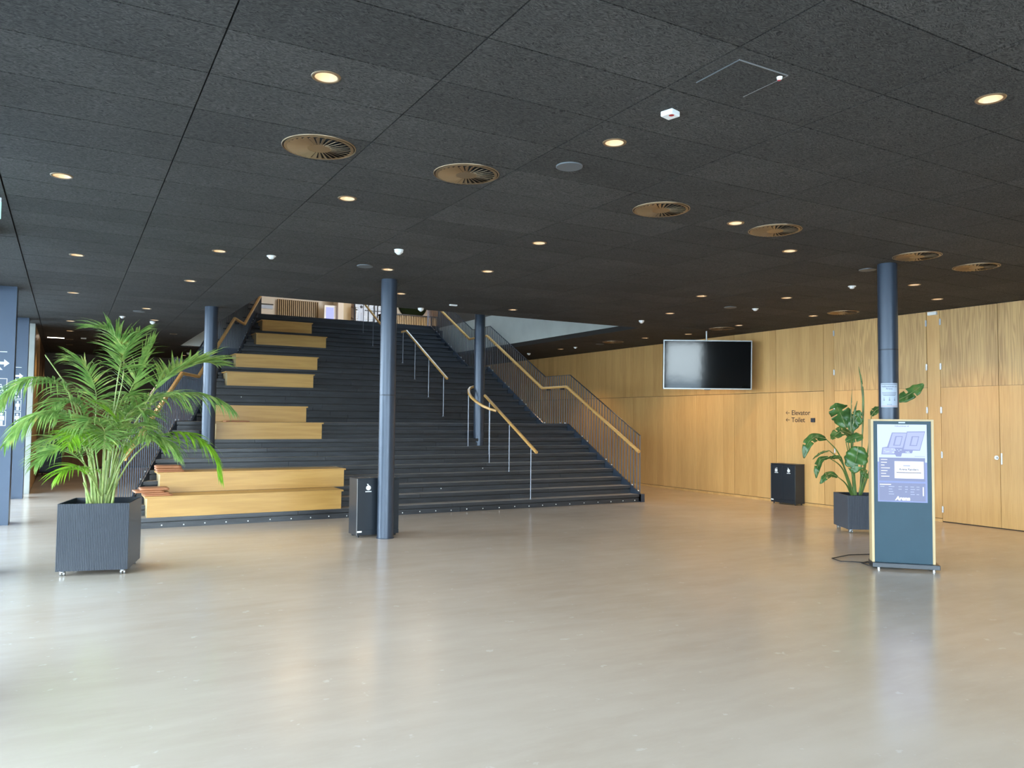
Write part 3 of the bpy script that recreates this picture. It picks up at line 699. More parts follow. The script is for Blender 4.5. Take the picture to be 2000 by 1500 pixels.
# ---- oak seats on the steps: (step, right end X)
SEATS = [(1, 4.08, 'lowest oak seat box on the stairs, just above the floor, copper cushions on it'),
         (3, 4.31, 'oak seat box directly behind the lowest one, second from the floor'),
         (8, 4.33, 'third oak seat box from the floor, longer than the one touching behind it'),
         (10, 4.18, 'fourth oak seat box from the floor, at the first landing edge'),
         (15, 5.03, 'fifth oak seat box from the floor, halfway up the middle flight'),
         (18, 5.37, 'sixth oak seat box from the floor, just below the second landing'),
         (23, 6.34, 'seventh oak seat box from the floor, the second from the top'),
         (26, 6.17, 'topmost and shortest oak seat box, near the upper floor')]
for k, xr, lab in SEATS:
    y = nos(k); z = RZ*k; xl = {8: 2.38, 10: 2.42}.get(k, sl(y)+.33)
    e = empty('seat_box', (xl, y, z), label=lab, cat='bench', group='oak seat boxes on the stairs')
    W = xr-xl; D = .60 if k != 10 else .62
    B(.0, W, .004, .026, .001, .292).obj('front_panel', M['oak_bench'], e)
    B(.0, .022, .026, D-.02, .001, .292).obj('side_panel', M['oak_frame'], e)
    B(W-.022, W, .026, D-.02, .001, .292).obj('side_panel', M['oak_frame'], e)
    B(-.035, W+.035, -.002, D, .292, .318).obj('seat_top', M['oak_bench'], e, .002)

# ---- copper cushions
cmesh = {}
def cushion(x, y, z, rz, w, d, h, lab, grp):
    m = bmesh.new(); bmesh.ops.create_grid(m, x_segments=10, y_segments=10, size=.5)
    for v in m.verts:
        e_ = min(.5-abs(v.co.x), .5-abs(v.co.y)); v.co.z = 0
    top = [v for v in m.verts]
    g = bmesh.ops.extrude_face_region(m, geom=list(m.faces)); up = [q for q in g['geom'] if isinstance(q, bmesh.types.BMVert)]
    for v in up:
        e_ = max(0, min(.5-abs(v.co.x), .5-abs(v.co.y))); v.co.z = h*(.78+.22*min(1, e_/.16)**.5)
    for v in top: v.co.z = 0
    for v in m.verts: v.co.x *= w; v.co.y *= d
    bmesh.ops.recalc_face_normals(m, faces=m.faces)
    me = bpy.data.meshes.new('cushion'); m.to_mesh(me); m.free(); me.materials.append(M['leather'])
    for p_ in me.polygons: p_.use_smooth = True
    o = bpy.data.objects.new('cushion', me); C.objects.link(o); o.location = (x, y, z); o.rotation_euler = (0, 0, rz)
    s1 = MB(); s1.tube([(-w/2, -d/2-.001, h*.25), (w/2, -d/2-.001, h*.25)], .003, 6); s1.obj('piping', M['leather'], o)
    return tag(o, lab, 'cushion', grp)
g1 = 'copper cushions on the seat boxes'
zt = .16+.318; y1 = 13.24
cushion(1.25, y1, zt, .02, .40, .36, .026, 'bottom copper cushion of the pile of four on the lowest seat', g1)
cushion(1.22, y1+.01, zt+.026, -.03, .38, .36, .028, 'second copper cushion from the bottom of the pile on the lowest seat', g1)
cushion(1.12, y1, zt+.054, .05, .40, .36, .032, 'third copper cushion up, sticking out towards the railing, lowest seat', g1)
cushion(1.20, y1+.02, zt+.086, .0, .40, .36, .036, 'top copper cushion of the pile of four on the lowest seat', g1)
zt = .48+.318; y1 = 13.84
cushion(1.48, y1, zt, .0, .40, .36, .028, 'bottom copper cushion of the pile of three on the second seat', g1)
cushion(1.46, y1, zt+.028, .02, .38, .36, .032, 'middle copper cushion of the pile of three on the second seat', g1)
cushion(1.45, y1, zt+.060, -.02, .38, .36, .045, 'thick top copper cushion of the pile of three on the second seat', g1)
cushion(2.78, 15.42, 1.28+.318, .0, .42, .36, .03, 'single copper cushion lying on the third seat beside the column', g1)

# ================================================================== COLUMNS
def column(x, y, z0, z1, lab, ring=None, r=.115):
    e = empty('steel_column', (x, y, z0), label=lab, cat='column')
    m = MB(); m.tube([(0, 0, 0), (0, 0, z1-z0)], r, 40); m.obj('shaft', M['steel_blue'], e)
    m = MB(); m.lathe([(r+.012, 0), (r+.012, .006), (r, .008)], 40); m.disc(r+.012, .0, 40, None, False); m.obj('base_ring', M['steel_blue'], e)
    if ring:
        m = MB(); m.lathe([(r, ring-.006), (r+.0015, ring), (r, ring+.006)], 40); m.obj('weld_seam', M['steel_dark'], e)
    return e
column(3.972, 10.60, 0, CZ, 'round blue-grey steel column standing on the floor in front of the bin', 2.02)
column(8.885, 6.155, 0, CZ, 'round blue-grey steel column behind the info totem with a notice taped on', 2.6)
column(7.815, 15.22, 1.12, 8.2, 'round steel column standing on the stairs inside the curved handrail')
column(2.22, 14.96, 1.12, CZ, 'round steel column on the stairs behind the palm fronds', )

# ================================================================== CEILING FITTINGS
def downlight(x, y, lab, power, grp):
    e = empty('downlight', (x, y, CZ), label=lab, cat='downlight', group=grp)
    inst('trim_ring', DLM[0], e); inst('reflector', DLM[1], e); inst('lamp', DLM[2], e)
    l = bpy.data.lights.new('downlight_beam', 'SPOT'); l.energy = power; l.color = (1.0, .66, .36) if x > 11 else (1.0, .80, .56); l.spot_size = math.radians(105); l.spot_blend = .6; l.shadow_soft_size = .04
    o = bpy.data.objects.new('downlight_beam', l); C.objects.link(o); o.parent = e; o.location = (0, 0, .005)
    return e
a = MB(); a.lathe([(.066, .012), (.066, -.004), (.082, -.006), (.086, 0)], 32); a = a.mesh('trim_ring', M['bronze_rim'])
b2 = MB(); b2.lathe([(.066, -.002), (.060, .022), (.048, .045), (.030, .060), (.015, .064)], 28); b2 = b2.mesh('reflector', M['reflector'])
c2 = MB(); c2.disc(.017, .060, 20, None, False); c2 = c2.mesh('lamp', M['lamp'])
DLM = (a, b2, c2)
DL = [
 'largest recessed downlight, nearest the camera above the palm and staircase side',
 'recessed downlight near the glass front, above and before the palm',
 'recessed downlight just beyond the nearest round air vent',
 'recessed downlight between the white detector box and the round speaker',
 'recessed downlight at the picture edge nearest the oak wall, close to camera',
 'recessed downlight beside the small white dome before the left stair column',
 'recessed downlight high over the palm, second along the glass front',
 'recessed downlight in line beyond the round grey speaker, midway to the stairs',
 'recessed downlight between the two bright bronze air vents',
 'recessed downlight before the notice column, beyond the bronze vents',
 'recessed downlight right before the head of the palm-side stair column',
 'recessed downlight third along the glass front, beyond the palm top',
 'recessed downlight in front of the column that stands on the stairs',
 'recessed downlight just in front of the head of the middle column',
 'recessed downlight close behind the head of the middle column',
 'recessed downlight at the edge of the stair opening, oak-wall end',
 'recessed downlight beside the flat round speaker above the palm fronds',
 'recessed downlight in mid ceiling between stair opening and notice column',
 'recessed downlight in mid ceiling just before the notice column, dome beyond it',
 'recessed downlight nearest behind the notice column',
 'recessed downlight close to the oak wall behind the notice column',
 'recessed downlight between the white cone detector and the television',
 'recessed downlight by the oak wall, second beyond the television edge',
 'recessed downlight by the oak wall beside the faint bronze vent',
 'recessed downlight beyond the white cone detector above the palm',
 'recessed downlight deep in the passage beside the stairs, over the railing',
 'recessed downlight in the passage row, first in the darker ceiling',
 'recessed downlight in the passage row, second in the darker ceiling',
 'recessed downlight in the passage row, third in the darker ceiling',
 'recessed downlight in the passage row, fourth in the darker ceiling',
 'recessed downlight in the passage row, last before the far wall',
 'recessed downlight far behind the stairs beside the far white detector',
 'recessed downlight by the oak wall farthest away, near the stair top rail',
 'recessed downlight by the oak wall between stair opening and television',
 'recessed downlight by the oak wall peeping out above the television']
for i, ((x, y), lab) in enumerate(zip(LIGHTS, DL)):
    downlight(x, y, lab, 58 if x > 11 else (45 if y > 15 else 27), 'recessed ceiling downlights')

# ---- round bronze swirl vents
rim = MB(); rim.lathe([(.268, .0), (.268, -.004), (.265, -.006), (.260, -.006), (.259, -.002)], 56); rim = rim.mesh('rim', M['bronze_rim'])
bk = MB(); bk.disc(.262, -.001, 48, None, False); bk = bk.mesh('backing', M['void'])
rg = MB(); rg.lathe([(.251, -.003), (.251, -.009), (.229, -.009), (.229, -.004)], 56, None, False); rg = rg.mesh('ring', M['bronze'])
hb = MB(); hb.disc(.088, -.012, 40, None, False); hb.lathe([(.088, -.012), (.088, -.002)], 40, None, False); hb = hb.mesh('hub', M['bronze'])
bl = MB(); bm_ = Matrix.Translation((0, 0, -.012)) @ Matrix.Rotation(math.radians(24), 4, 'X'); bl.prism([(.084, -.006), (.230, -.0165), (.230, .0165), (.084, .006)], -.0008, .0008, bm_); bl = bl.mesh('blade', M['bronze'])
VENTS = [(1.557, 5.663, 'round bronze air vent nearest the palm side, first from the glass front'), (2.767, 5.663, 'round dark bronze air vent second from the glass front'),
         (4.812, 5.663, 'round bronze air vent third from the glass front, before the downlight'), (6.337, 5.663, 'round bright bronze air vent just beyond the single downlight, fourth from the glass front'),
         (8.739, 5.663, 'round bronze air vent touching the head of the notice column'), (9.961, 5.663, 'round bronze air vent between notice column and oak wall, last of its row'),
         (12.10, 9.263, 'faint round bronze air vent by the oak wall over the doors'), (12.09, 12.263, 'faint round bronze air vent by the oak wall above the television'),
         (11.92, 15.86, 'farthest round bronze air vent by the oak wall beyond the stair opening')]
for i, (x, y, lab) in enumerate(VENTS):
    e = empty('air_vent', (x, y, CZ), .3*i, label=lab, cat='air vent', group='round bronze ceiling vents')
    inst('rim', rim, e); inst('backing', bk, e); inst('ring', rg, e); inst('hub', hb, e)
    for j in range(30): inst('blade', bl, e, (0, 0, 0), (0, 0, 2*PI*j/30))
# ---- speakers
spm = MB(); spm.lathe([(.105, .0), (.105, -.008), (.098, -.012), (.092, -.008)], 40); spm = spm.mesh('rim', M['grille'])
spg = MB(); spg.disc(.093, -.009, 40, None, False); spg = spg.mesh('grille', M['grille'])
for x, y, lab in [(3.372, 5.063, 'round grey ceiling speaker nearest the camera, beside the dark vent'), (3.332, 9.80, 'round grey ceiling speaker near the head of the middle column'),
                  (1.13, 16.36, 'round grey ceiling speaker over the palm in the passage'), (9.964, 9.90, 'round grey ceiling speaker in mid ceiling behind the white dome'),
                  (8.98, 6.50, 'round grey ceiling speaker half hidden by the notice column'), (11.97, 16.49, 'farthest round grey ceiling speaker by the oak wall')]:
    e = empty('ceiling_speaker', (x, y, CZ), label=lab, cat='speaker', group='round ceiling speakers'); inst('rim', spm, e); inst('grille', spg, e)
# ---- detectors
db = MB(); db.lathe([(.0, -.012), (.052, -.012), (.056, 0)], 28); db = db.mesh('base', M['white'])
dc = MB(); dc.lathe([(.050, -.012), (.052, -.028), (.038, -.040), (.018, -.058), (.0, -.062)], 24); dc = dc.mesh('sensor', M['white'])
dd = MB(); dd.lathe([(.036, -.012), (.034, -.028), (.022, -.038), (.0, -.042)], 24); dd = dd.mesh('sensor', M['white'])
for x, y, kind, lab in [(3.35, 8.643, 1, 'white cone smoke detector on the ceiling before the middle column'), (2.135, 9.817, 0, 'small white dome sensor on the ceiling beside a downlight, before the stairs'),
                        (1.503, 17.96, 1, 'white cone smoke detector on the ceiling above the palm'), (9.835, 12.16, 1, 'white cone smoke detector at the tip of the stair opening'),
                        (10.454, 9.79, 0, 'small white dome sensor on the ceiling over the television'), (11.90, 19.97, 1, 'white cone smoke detector by the oak wall beyond the stair railing'),
                        (5.478, 13.0, 1, 'white cone detector at the stair opening edge before the moss disc'), (.903, 17.39, 0, 'small white dome sensor above the palm, left of the cone detector'),
                        (3.22, 26.04, 1, 'far white cone detector in the passage behind the stair railing'), (11.93, 17.56, 0, 'tiny white dome sensor by the oak wall near the far downlight'),
                        (9.885, 7.413, 0, 'small flat white dome sensor before the notice column')]:
    e = empty('smoke_detector', (x, y, CZ), label=lab, cat='detector', group='white ceiling sensors'); inst('base', db, e); inst('sensor', dc if kind else dd, e)
e = empty('sensor_box', (3.324, 3.823, CZ), .25, label='square white sensor box with a red spot on the ceiling', cat='sensor')
B(-.045, .045, -.045, .045, -.035, 0).obj('housing', M['white'], e, .006)
m = MB(); m.disc(.018, -.0355, 16, Matrix.Translation((-.015, -.02, 0)), False); m.obj('lens', M['red'], e)
e = empty('emergency_light', (5.78, 12.28, CZ), label='small white rectangular emergency light on the ceiling before the stair opening', cat='lamp')
B(-.07, .07, -.022, .022, -.022, 0).obj('housing', M['white'], e, .004); B(-.05, .05, -.015, .015, -.024, -.021).obj('lens', M['white'], e)
# access hatch
e = empty('access_hatch', (3.355, 3.24, CZ), label='square ceiling access hatch with a fine metal edge and red-white latch', cat='hatch')
B(-.19, .19, -.17, .17, -.004, 0).obj('lid', M['ceiling'], e)
h = MB(); h.box(-.193, .193, -.174, -.170, -.006, 0); h.obj('edge', M['silver'], e)
h = MB(); h.box(.190, .193, -.17, .17, -.006, 0); h.obj('edge', M['silver'], e)
h = MB(); h.box(-.193, -.190, -.17, .17, -.006, 0); h.obj('edge', M['grille'], e)
m = MB(); m.lathe([(0, -.02), (.014, -.018), (.017, -.004)], 16, Matrix.Translation((.165, -.135, 0))); m.obj('latch', M['white'], e)
m = MB(); m.lathe([(0, -.022), (.009, -.02), (.011, -.010)], 16, Matrix.Translation((.172, -.125, 0))); m.obj('latch_button', M['red'], e)
# linear light and little sign in the passage
e = tag(B(-.49, -.12, 23.06, 23.10, CZ-.012, CZ).obj('linear_light', M['led']), 'slim bright line light on the dark passage ceiling', 'lamp')
e = tag(B(.25, .37, 22.72, 22.78, CZ-.03, CZ).obj('emergency_light', M['white'], None, .004), 'small white emergency light on the dark passage ceiling', 'lamp')
e = empty('exit_sign', (-.62, 8.45, 3.50), label='pale green edge of a hanging emergency sign at the frame edge', cat='sign')
B(-.16, .04, -.01, .01, -.03, .12).obj('panel', emit('sign_green', (.35, .85, .72), 1.2), e); B(-.16, .04, -.02, .02, .12, .16).obj('housing', M['white'], e)
e = tag(B(WX-.05, WX, 8.20, 8.36, 3.60, 3.66).obj('door_sensor', M['white'], None, .006), 'small white sensor box on the oak strip between the doors', 'sensor')
# spotlight seen over the splayed railing
e = empty('track_spot', (4.42, 25.2, 5.22), label='little bright lamp seen above the splayed railing, upper floor', cat='lamp')
m = MB(); m.lathe([(0, .05), (.04, .04), (.05, 0), (.04, -.04), (0, -.05)], 16); m.obj('bulb', M['bulb'], e)
m = MB(); m.tube([(0, 0, .05), (0, 0, 2.98)], .006, 6); m.obj('cord', M['rubber'], e)

# ================================================================== TELEVISION
tv = empty('television', (12.10, 12.70, 2.93), -.516, label='large silver-framed television hanging from the ceiling before the oak wall', cat='television')
tv.rotation_euler = (.045, 0, -.516); tw, th = .965, .535
B(-tw, tw, .0, .055, -th, th).obj('housing', M['steel_dark'], tv, .004)
B(-tw+.022, tw-.022, -.004, 0, -th+.024, th-.022).obj('screen', M['glass_black'], tv)
for b_ in ((-tw, tw, -.010, .002, th-.022, th), (-tw, tw, -.010, .002, -th, -th+.024), (-tw, -tw+.022, -.010, .002, -th, th), (tw-.022, tw, -.010, .002, -th, th)): B(*b_).obj('bezel', M['silver'], tv)
B(-.07, .07, -.008, .004, -th-.014, -th).obj('logo_tab', M['steel_dark'], tv)
m = MB(); m.tube([(0, .09, 0), (0, .12, CZ-2.94)], .02, 12); m.box(-.2, .2, .05, .09, -.2, .2); m.obj('ceiling_mount', M['silver'], tv)

# ================================================================== WASTE BINS
def bin_box(e, w, d, h):
    """Front face towards -Y, local origin at the front centre on the floor."""
    B(-w/2, w/2, .012, d, .03, h-.012).obj('cabinet', M['bin'], e, .003)
    B(-w/2-.003, w/2+.003, .0, d+.003, h-.012, h).obj('lid', M['bin'], e, .002)
    for s in (-1, 1):
        dr = B(s*w/4-w/4+.005, s*w/4+w/4-.005, .0, .014, .10, h-.035).obj('door', M['bin'], e, .002)
    B(-w/2+.002, w/2-.002, .002, .014, .032, .094).obj('plinth', M['bin'], e)
    for sx_, sy_ in ((-1, .05), (1, .05), (-1, d-.05), (1, d-.05)):
        m = MB(); m.tube([(0, 0, 0), (0, 0, .03)], .014, 10); m.obj('foot', M['rubber'], e).location = (sx_*(w/2-.04), sy_, 0)
    for s in (-1, 1):
        m = MB(); m.lathe([(.075, h+.001), (.085, h+.004), (.095, h+.001)], 24, Matrix.Translation((s*w/4, d*.5, 0))); m.obj('opening_ring', M['bin_edge'], e)
        m = MB(); m.disc(.076, h+.0012, 24, Matrix.Translation((s*w/4, d*.5, 0))); m.obj('opening', M['void'], e)
    B(-w/2+.004, -w/2+.075, -.0015, 0, .07, .095).obj('maker_label', M['white_print'], e)
    B(-w/2-.0005, -w/2+.006, -.002, .010, .03, h).obj('edge', M['bin_edge'], e)
def sym_apple(e, cx, z, y=-.0015):
    m = MB(); n_ = 20
    m.add([(cx+.037*math.cos(2*PI*i/n_)*(1-.12*max(0, math.sin(2*PI*i/n_))), y, z+.036*math.sin(2*PI*i/n_)) for i in range(n_)], [tuple(range(n_))])
    m.add([(cx-.020, y, z+.045), (cx-.004, y, z+.034), (cx+.004, y, z+.040), (cx-.006, y, z+.056), (cx-.026, y, z+.057)], [(0, 1, 2, 3, 4)])
    m.add([(cx-.046, y, z-.060), (cx+.046, y, z-.060), (cx+.046, y, z-.048), (cx-.046, y, z-.048)], [(0, 1, 2, 3)])
    return m.obj('symbol', M['white_print'], e)
def sym_bottles(e, cx, z, y=-.0015):
    m = MB()
    for dx, hh in ((-.022, .05), (.014, .062)):
        m.add([(cx+dx-.015, y, z-.036), (cx+dx+.015, y, z-.036), (cx+dx+.015, y, z+.012), (cx+dx+.006, y, z+.024), (cx+dx+.006, y, z+hh-.01), (cx+dx-.006, y, z+hh-.01), (cx+dx-.006, y, z+.024), (cx+dx-.015, y, z+.012)], [tuple(range(8))])
    m.add([(cx-.046, y, z-.060), (cx+.046, y, z-.060), (cx+.046, y, z-.048), (cx-.046, y, z-.048)], [(0, 1, 2, 3)])
    return m.obj('symbol', M['white_print'], e)
e = empty('waste_bin', (3.925, 10.765, 0), .03, label='black double waste bin standing right behind the middle column', cat='waste bin')
bin_box(e, .64, .33, .835); sym_apple(e, -.155, .70)
m = MB(); m.tube([(.20, -.002, .56), (.20, -.012, .56)], .007, 10); m.obj('lock', M['chrome'], e)
e = empty('waste_bin', (12.925, 11.385, 0), -PI/2, label='black double waste bin against the oak wall under the Elevator lettering', cat='waste bin')
bin_box(e, .63, .285, .835); sym_bottles(e, -.165, .70); sym_apple(e, .155, .70)

# ================================================================== WALL LETTERING
def wallframe(y, z): return frame4((WX-.0015, y, z), (0, -1, 0), (0, 0, 1))
sg = empty('wall_lettering', (WX, 11.2, 1.88), label='dark Elevator and Toilet lettering with arrows on the oak wall', cat='sign')
def arrow(z):
    m = MB(); x = WX-.002; y0 = 11.545
    m.add([(x, y0, z-.005), (x, y0-.10, z-.005), (x, y0-.10, z+.005), (x, y0, z+.005)], [(0, 1, 2, 3)])
    for s in (1, -1): m.add([(x, y0+.003, z), (x, y0-.012, z), (x, y0-.047, z+s*.035), (x, y0-.032, z+s*.035)], [(0, 1, 2, 3)])
    o = m.obj('arrow', M['ink_brown']); o.parent = sg; o.matrix_parent_inverse = sg.matrix_basis.inverted()
for nm, z in (('Elevator', 1.876), ('Toilet', 1.728)):
    o = text(nm, .142, wallframe(11.40, z-.028), M['ink_brown'], 'lettering', None, align='LEFT', bold=.0015); o.parent = sg; o.matrix_parent_inverse = sg.matrix_basis.inverted(); arrow(z+.018)
e = tag(B(WX-.035, WX, 10.80, 10.89, 1.70, 1.785).obj('card_reader', M['ink'], None, .006), 'small black square reader on the oak wall beside the Toilet lettering', 'reader')

# ================================================================== NOTICE ON THE COLUMN
nc = empty('paper_notice', (8.885, 6.155, 0), label='white welcome notice with three arrows taped around the round column', cat='notice')
ang0 = math.atan2(-6.155, -8.885)+.06
def wrap(o, r=.1165):                       # bend a flat sheet (x across, z up) around the column
    for v in o.data.vertices:
        a_ = ang0+v.co.x/.115; rr = r-v.co.y; v.co = Vector((rr*math.cos(a_), rr*math.sin(a_), v.co.z))
def strip(x0, x1, z0, z1, mat, name, lift=0):
    m = MB(); n_ = max(1, int((x1-x0)/.012))
    for i in range(n_):
        a_, b_ = x0+(x1-x0)*i/n_, x0+(x1-x0)*(i+1)/n_
        m.add([(a_, -lift, z0), (b_, -lift, z0), (b_, -lift, z1), (a_, -lift, z1)], [(0, 1, 2, 3)])
    o = m.obj(name, mat, nc); wrap(o); return o
strip(-.104, .104, 1.885, 2.182, M['paper'], 'sheet')
strip(-.098, .098, 2.166, 2.172, M['ink_grey'], 'rule', .0012); strip(-.098, .098, 1.897, 1.902, M['ink_red'], 'rule', .0012)
def ctext(s_, size, x, z, mat, align='CENTER'):
    o = text(s_, size, Matrix.Translation((x, 0, z)) @ Matrix.Rotation(PI/2, 4, 'X'), mat, 'lettering', nc, ext=.0001, align=align)
    for v in o.data.vertices: v.co.y = -.0016
    wrap(o); return o
ctext('Velkommen til', .030, 0, 2.132, M['ink_grey']); ctext('Arena', .030, 0, 2.104, M['ink_grey'])
for i, ww in enumerate((.085, .08, .07)): strip(-ww, ww, 2.062-.017*i, 2.067-.017*i, M['ink_grey'], 'text_line', .0012)
for x in (-.06, 0, .06):
    strip(x-.002, x+.002, 1.968, 2.005, M['ink_grey'], 'arrow', .0012); strip(x-.008, x+.008, 1.968, 1.975, M['ink_grey'], 'arrow', .0013)
ctext('Arena', .022, 0, 1.912, M['ink_grey'])

# ================================================================== INFO TOTEM
ka = math.atan2(-.702, .712)
kt = empty('info_totem', (8.462, 5.70, 0), ka, label='oak-framed information totem with a lit blue map screen', cat='display')
KW, KH, KD = .335, 1.735, .17
B(-KW, -KW+.028, -.004, KD, .075, KH).obj('side_frame', M['oak_frame'], kt, .002)
B(KW-.028, KW, -.004, KD, .075, KH).obj('side_frame', M['oak_frame'], kt, .002)
B(-KW+.028, KW-.028, -.004, KD, KH-.022, KH).obj('top_frame', M['oak_frame'], kt, .002)
B(-KW+.028, KW-.028, .012, KD-.004, .075, KH-.022).obj('housing', M['bin'], kt)
B(-KW+.028, KW-.028, .004, .012, .075, KH-.022).obj('glass_front', M['kiosk_lower'], kt)
B(-KW-.005, KW+.035, -.06, KD+.05, .022, .075).obj('base', M['bin'], kt, .004)
for sx_, sy_ in ((-.27, -.03), (.31, -.03), (-.27, KD+.02), (.31, KD+.02)):
    m = MB(); m.tube([(0, 0, 0), (0, 0, .022)], .018, 14); m.obj('foot', M['chrome'], kt).location = (sx_, sy_, 0)
B(-.035, .035, -.002, .004, KH-.045, KH-.030).obj('sensor_bar', M['paper'], kt)
SX0, SX1, SZ0, SZ1 = -.265, .262, .775, 1.675
def sc(x): return SX0+(SX1-SX0)*x
def sz(z): return SZ1-(SZ1-SZ0)*z
def scr(x0, x1, z0, z1, mat, name, lay=0, par=kt):
    m = MB(); y = .0025-.0005*lay; m.add([(sc(x0), y, sz(z1)), (sc(x1), y, sz(z1)), (sc(x1), y, sz(z0)), (sc(x0), y, sz(z0))], [(0, 1, 2, 3)]); return m.obj(name, mat, par)
screen = scr(0, 1, 0, 1, M['scr_pale'], 'screen')
def poly(pts, mat, name, lay):
    m = MB(); y = .0025-.0005*lay; m.add([(sc(x), y, sz(z)) for x, z in pts], [tuple(range(len(pts)))]); return m.obj(name, mat, screen)
scr(0, 1, .485, 1, M['scr_mid'], 'lower_field', 1, screen)
# map of the halls
poly([(.30, .105), (.60, .105), (.60, .09), (.97, .085), (.86, .335), (.72, .335), (.70, .37), (.50, .37), (.48, .415), (.38, .415), (.36, .39), (.08, .39), (.10, .30), (.20, .29)][::-1], M['scr_map2'], 'hall_map', 2)
poly([(.315, .115), (.595, .115), (.51, .30), (.23, .30)][::-1], M['scr_map'], 'hall_map', 3)
poly([(.615, .10), (.955, .097), (.85, .325), (.535, .32)][::-1], M['scr_map'], 'hall_map', 3)
for (xa, xb, o_) in ((.37, .52, .05), (.70, .85, .05)):
    poly([(xa, .15), (xb, .15), (xb-o_, .275), (xa-o_, .275)][::-1], M['scr_map2'], 'hall_floor', 4)
    poly([(xa+.025, .16), (xb-.02, .16), (xb-o_-.015, .265), (xa-o_+.03, .265)][::-1], M['scr_map'], 'hall_floor', 5)
poly([(.12, .305), (.36, .305), (.34, .38), (.10, .38)][::-1], M['scr_map'], 'hall_map', 3)
rk = random.Random(2)
for i in range(16):
    x, z = rk.uniform(.12, .62), rk.uniform(.31, .36); scr(x, x+rk.uniform(.02, .05), z, z+.008, M['scr_pale'], 'room_mark', 6, screen)
scr(.03, .96, .43, .73, M['scr_mid2'], 'card', 2, screen); scr(.03, .96, .755, .985, M['scr_mid2'], 'card', 2, screen)
scr(.345, .93, .475, .695, M['scr_white'], 'card', 3, screen)
for i in range(7): scr(.07, .07+(.13, .12, .07, .18, .13, .1, .17)[i], .452+.036*i, .460+.036*i, M['scr_white'], 'text_line', 4, screen)
scr(.52, .66, .525, .537, M['scr_mid'], 'text_line', 4, screen)
scr(.38, .88, .615, .625, M['scr_ink'], 'text_line', 4, screen)
for r_ in range(4):
    for x, w_ in ((.05, .09), (.22, .1), (.42, .06), (.55, .05), (.66, .08), (.78, .05)):
        if rk.random() < (.95 if r_ == 0 else .6): scr(x, x+w_*rk.uniform(.6, 1.2), .800+.032*r_, .805+.032*r_, M['scr_pale'], 'table_line', 4, screen)
scr(.04, .27, .772, .782, M['scr_white'], 'text_line', 4, screen); scr(.905, .925, .80, .915, M['scr_white'], 'scroll_bar', 4, screen)
def ktext(s_, size, x, z, mat, align='CENTER', bold=0, shear=0):
    m_ = frame4((sc(x), .0005, sz(z)), (1, 0, 0), (0, 0, 1))
    if shear: m_ = m_ @ Matrix(((1, shear, 0, 0), (0, 1, 0, 0), (0, 0, 1, 0), (0, 0, 0, 1)))
    return text(s_, size, m_, mat, 'lettering', screen, ext=.0003, align=align, bold=bold)
ktext('Velkommen til', .026, .5, .030, M['scr_ink']); ktext('Arena Randers', .034, .63, .59, M['scr_ink'], bold=.001)
ktext('Arena', .062, .50, .975, M['scr_white'], bold=.003, shear=.2)
scr(.75, .96, .408, .412, M['scr_mid2'], 'text_line', 4, screen)
cb = MB(); cb.tube([(8.62, 6.10, .012), (8.50, 6.20, .010), (8.36, 6.18, .010), (8.30, 6.05, .010), (8.36, 5.98, .010), (8.44, 6.08, .012), (8.36, 6.25, .010), (8.22, 6.36, .010), (8.30, 6.55, .010), (8.7, 6.62, .010), (9.1, 6.5, .010)], .006, 6)
tag(cb.obj('power_cable', M['rubber']), 'black power cable looped on the floor beside the info totem', 'cable')
b_ = B(8.34, 8.42, 6.02, 6.06, .0, .02).obj('cable_adapter', M['rubber'], None, .004); tag(b_, 'small black power adapter lying in the cable loop by the totem', 'adapter')

# black trolley in the passage
e = empty('trolley_case', (-.36, 25.95, 0), label='dark wheeled case standing in the far passage behind the palm', cat='case')
B(-.27, .27, 0, .35, .09, 1.02).obj('body', M['steel_dark'], e, .01); B(-.28, .28, -.01, .36, .06, .09).obj('base', M['rubber'], e)
for s in (-1, 1):
    m = MB(); m.tube([(-.015, 0, .03), (.015, 0, .03)], .03, 12); m.obj('wheel', M['rubber'], e).location = (s*.2, .03, 0)
    m = MB(); m.tube([(-.015, 0, .03), (.015, 0, .03)], .03, 12); m.obj('wheel', M['rubber'], e).location = (s*.2, .32, 0)

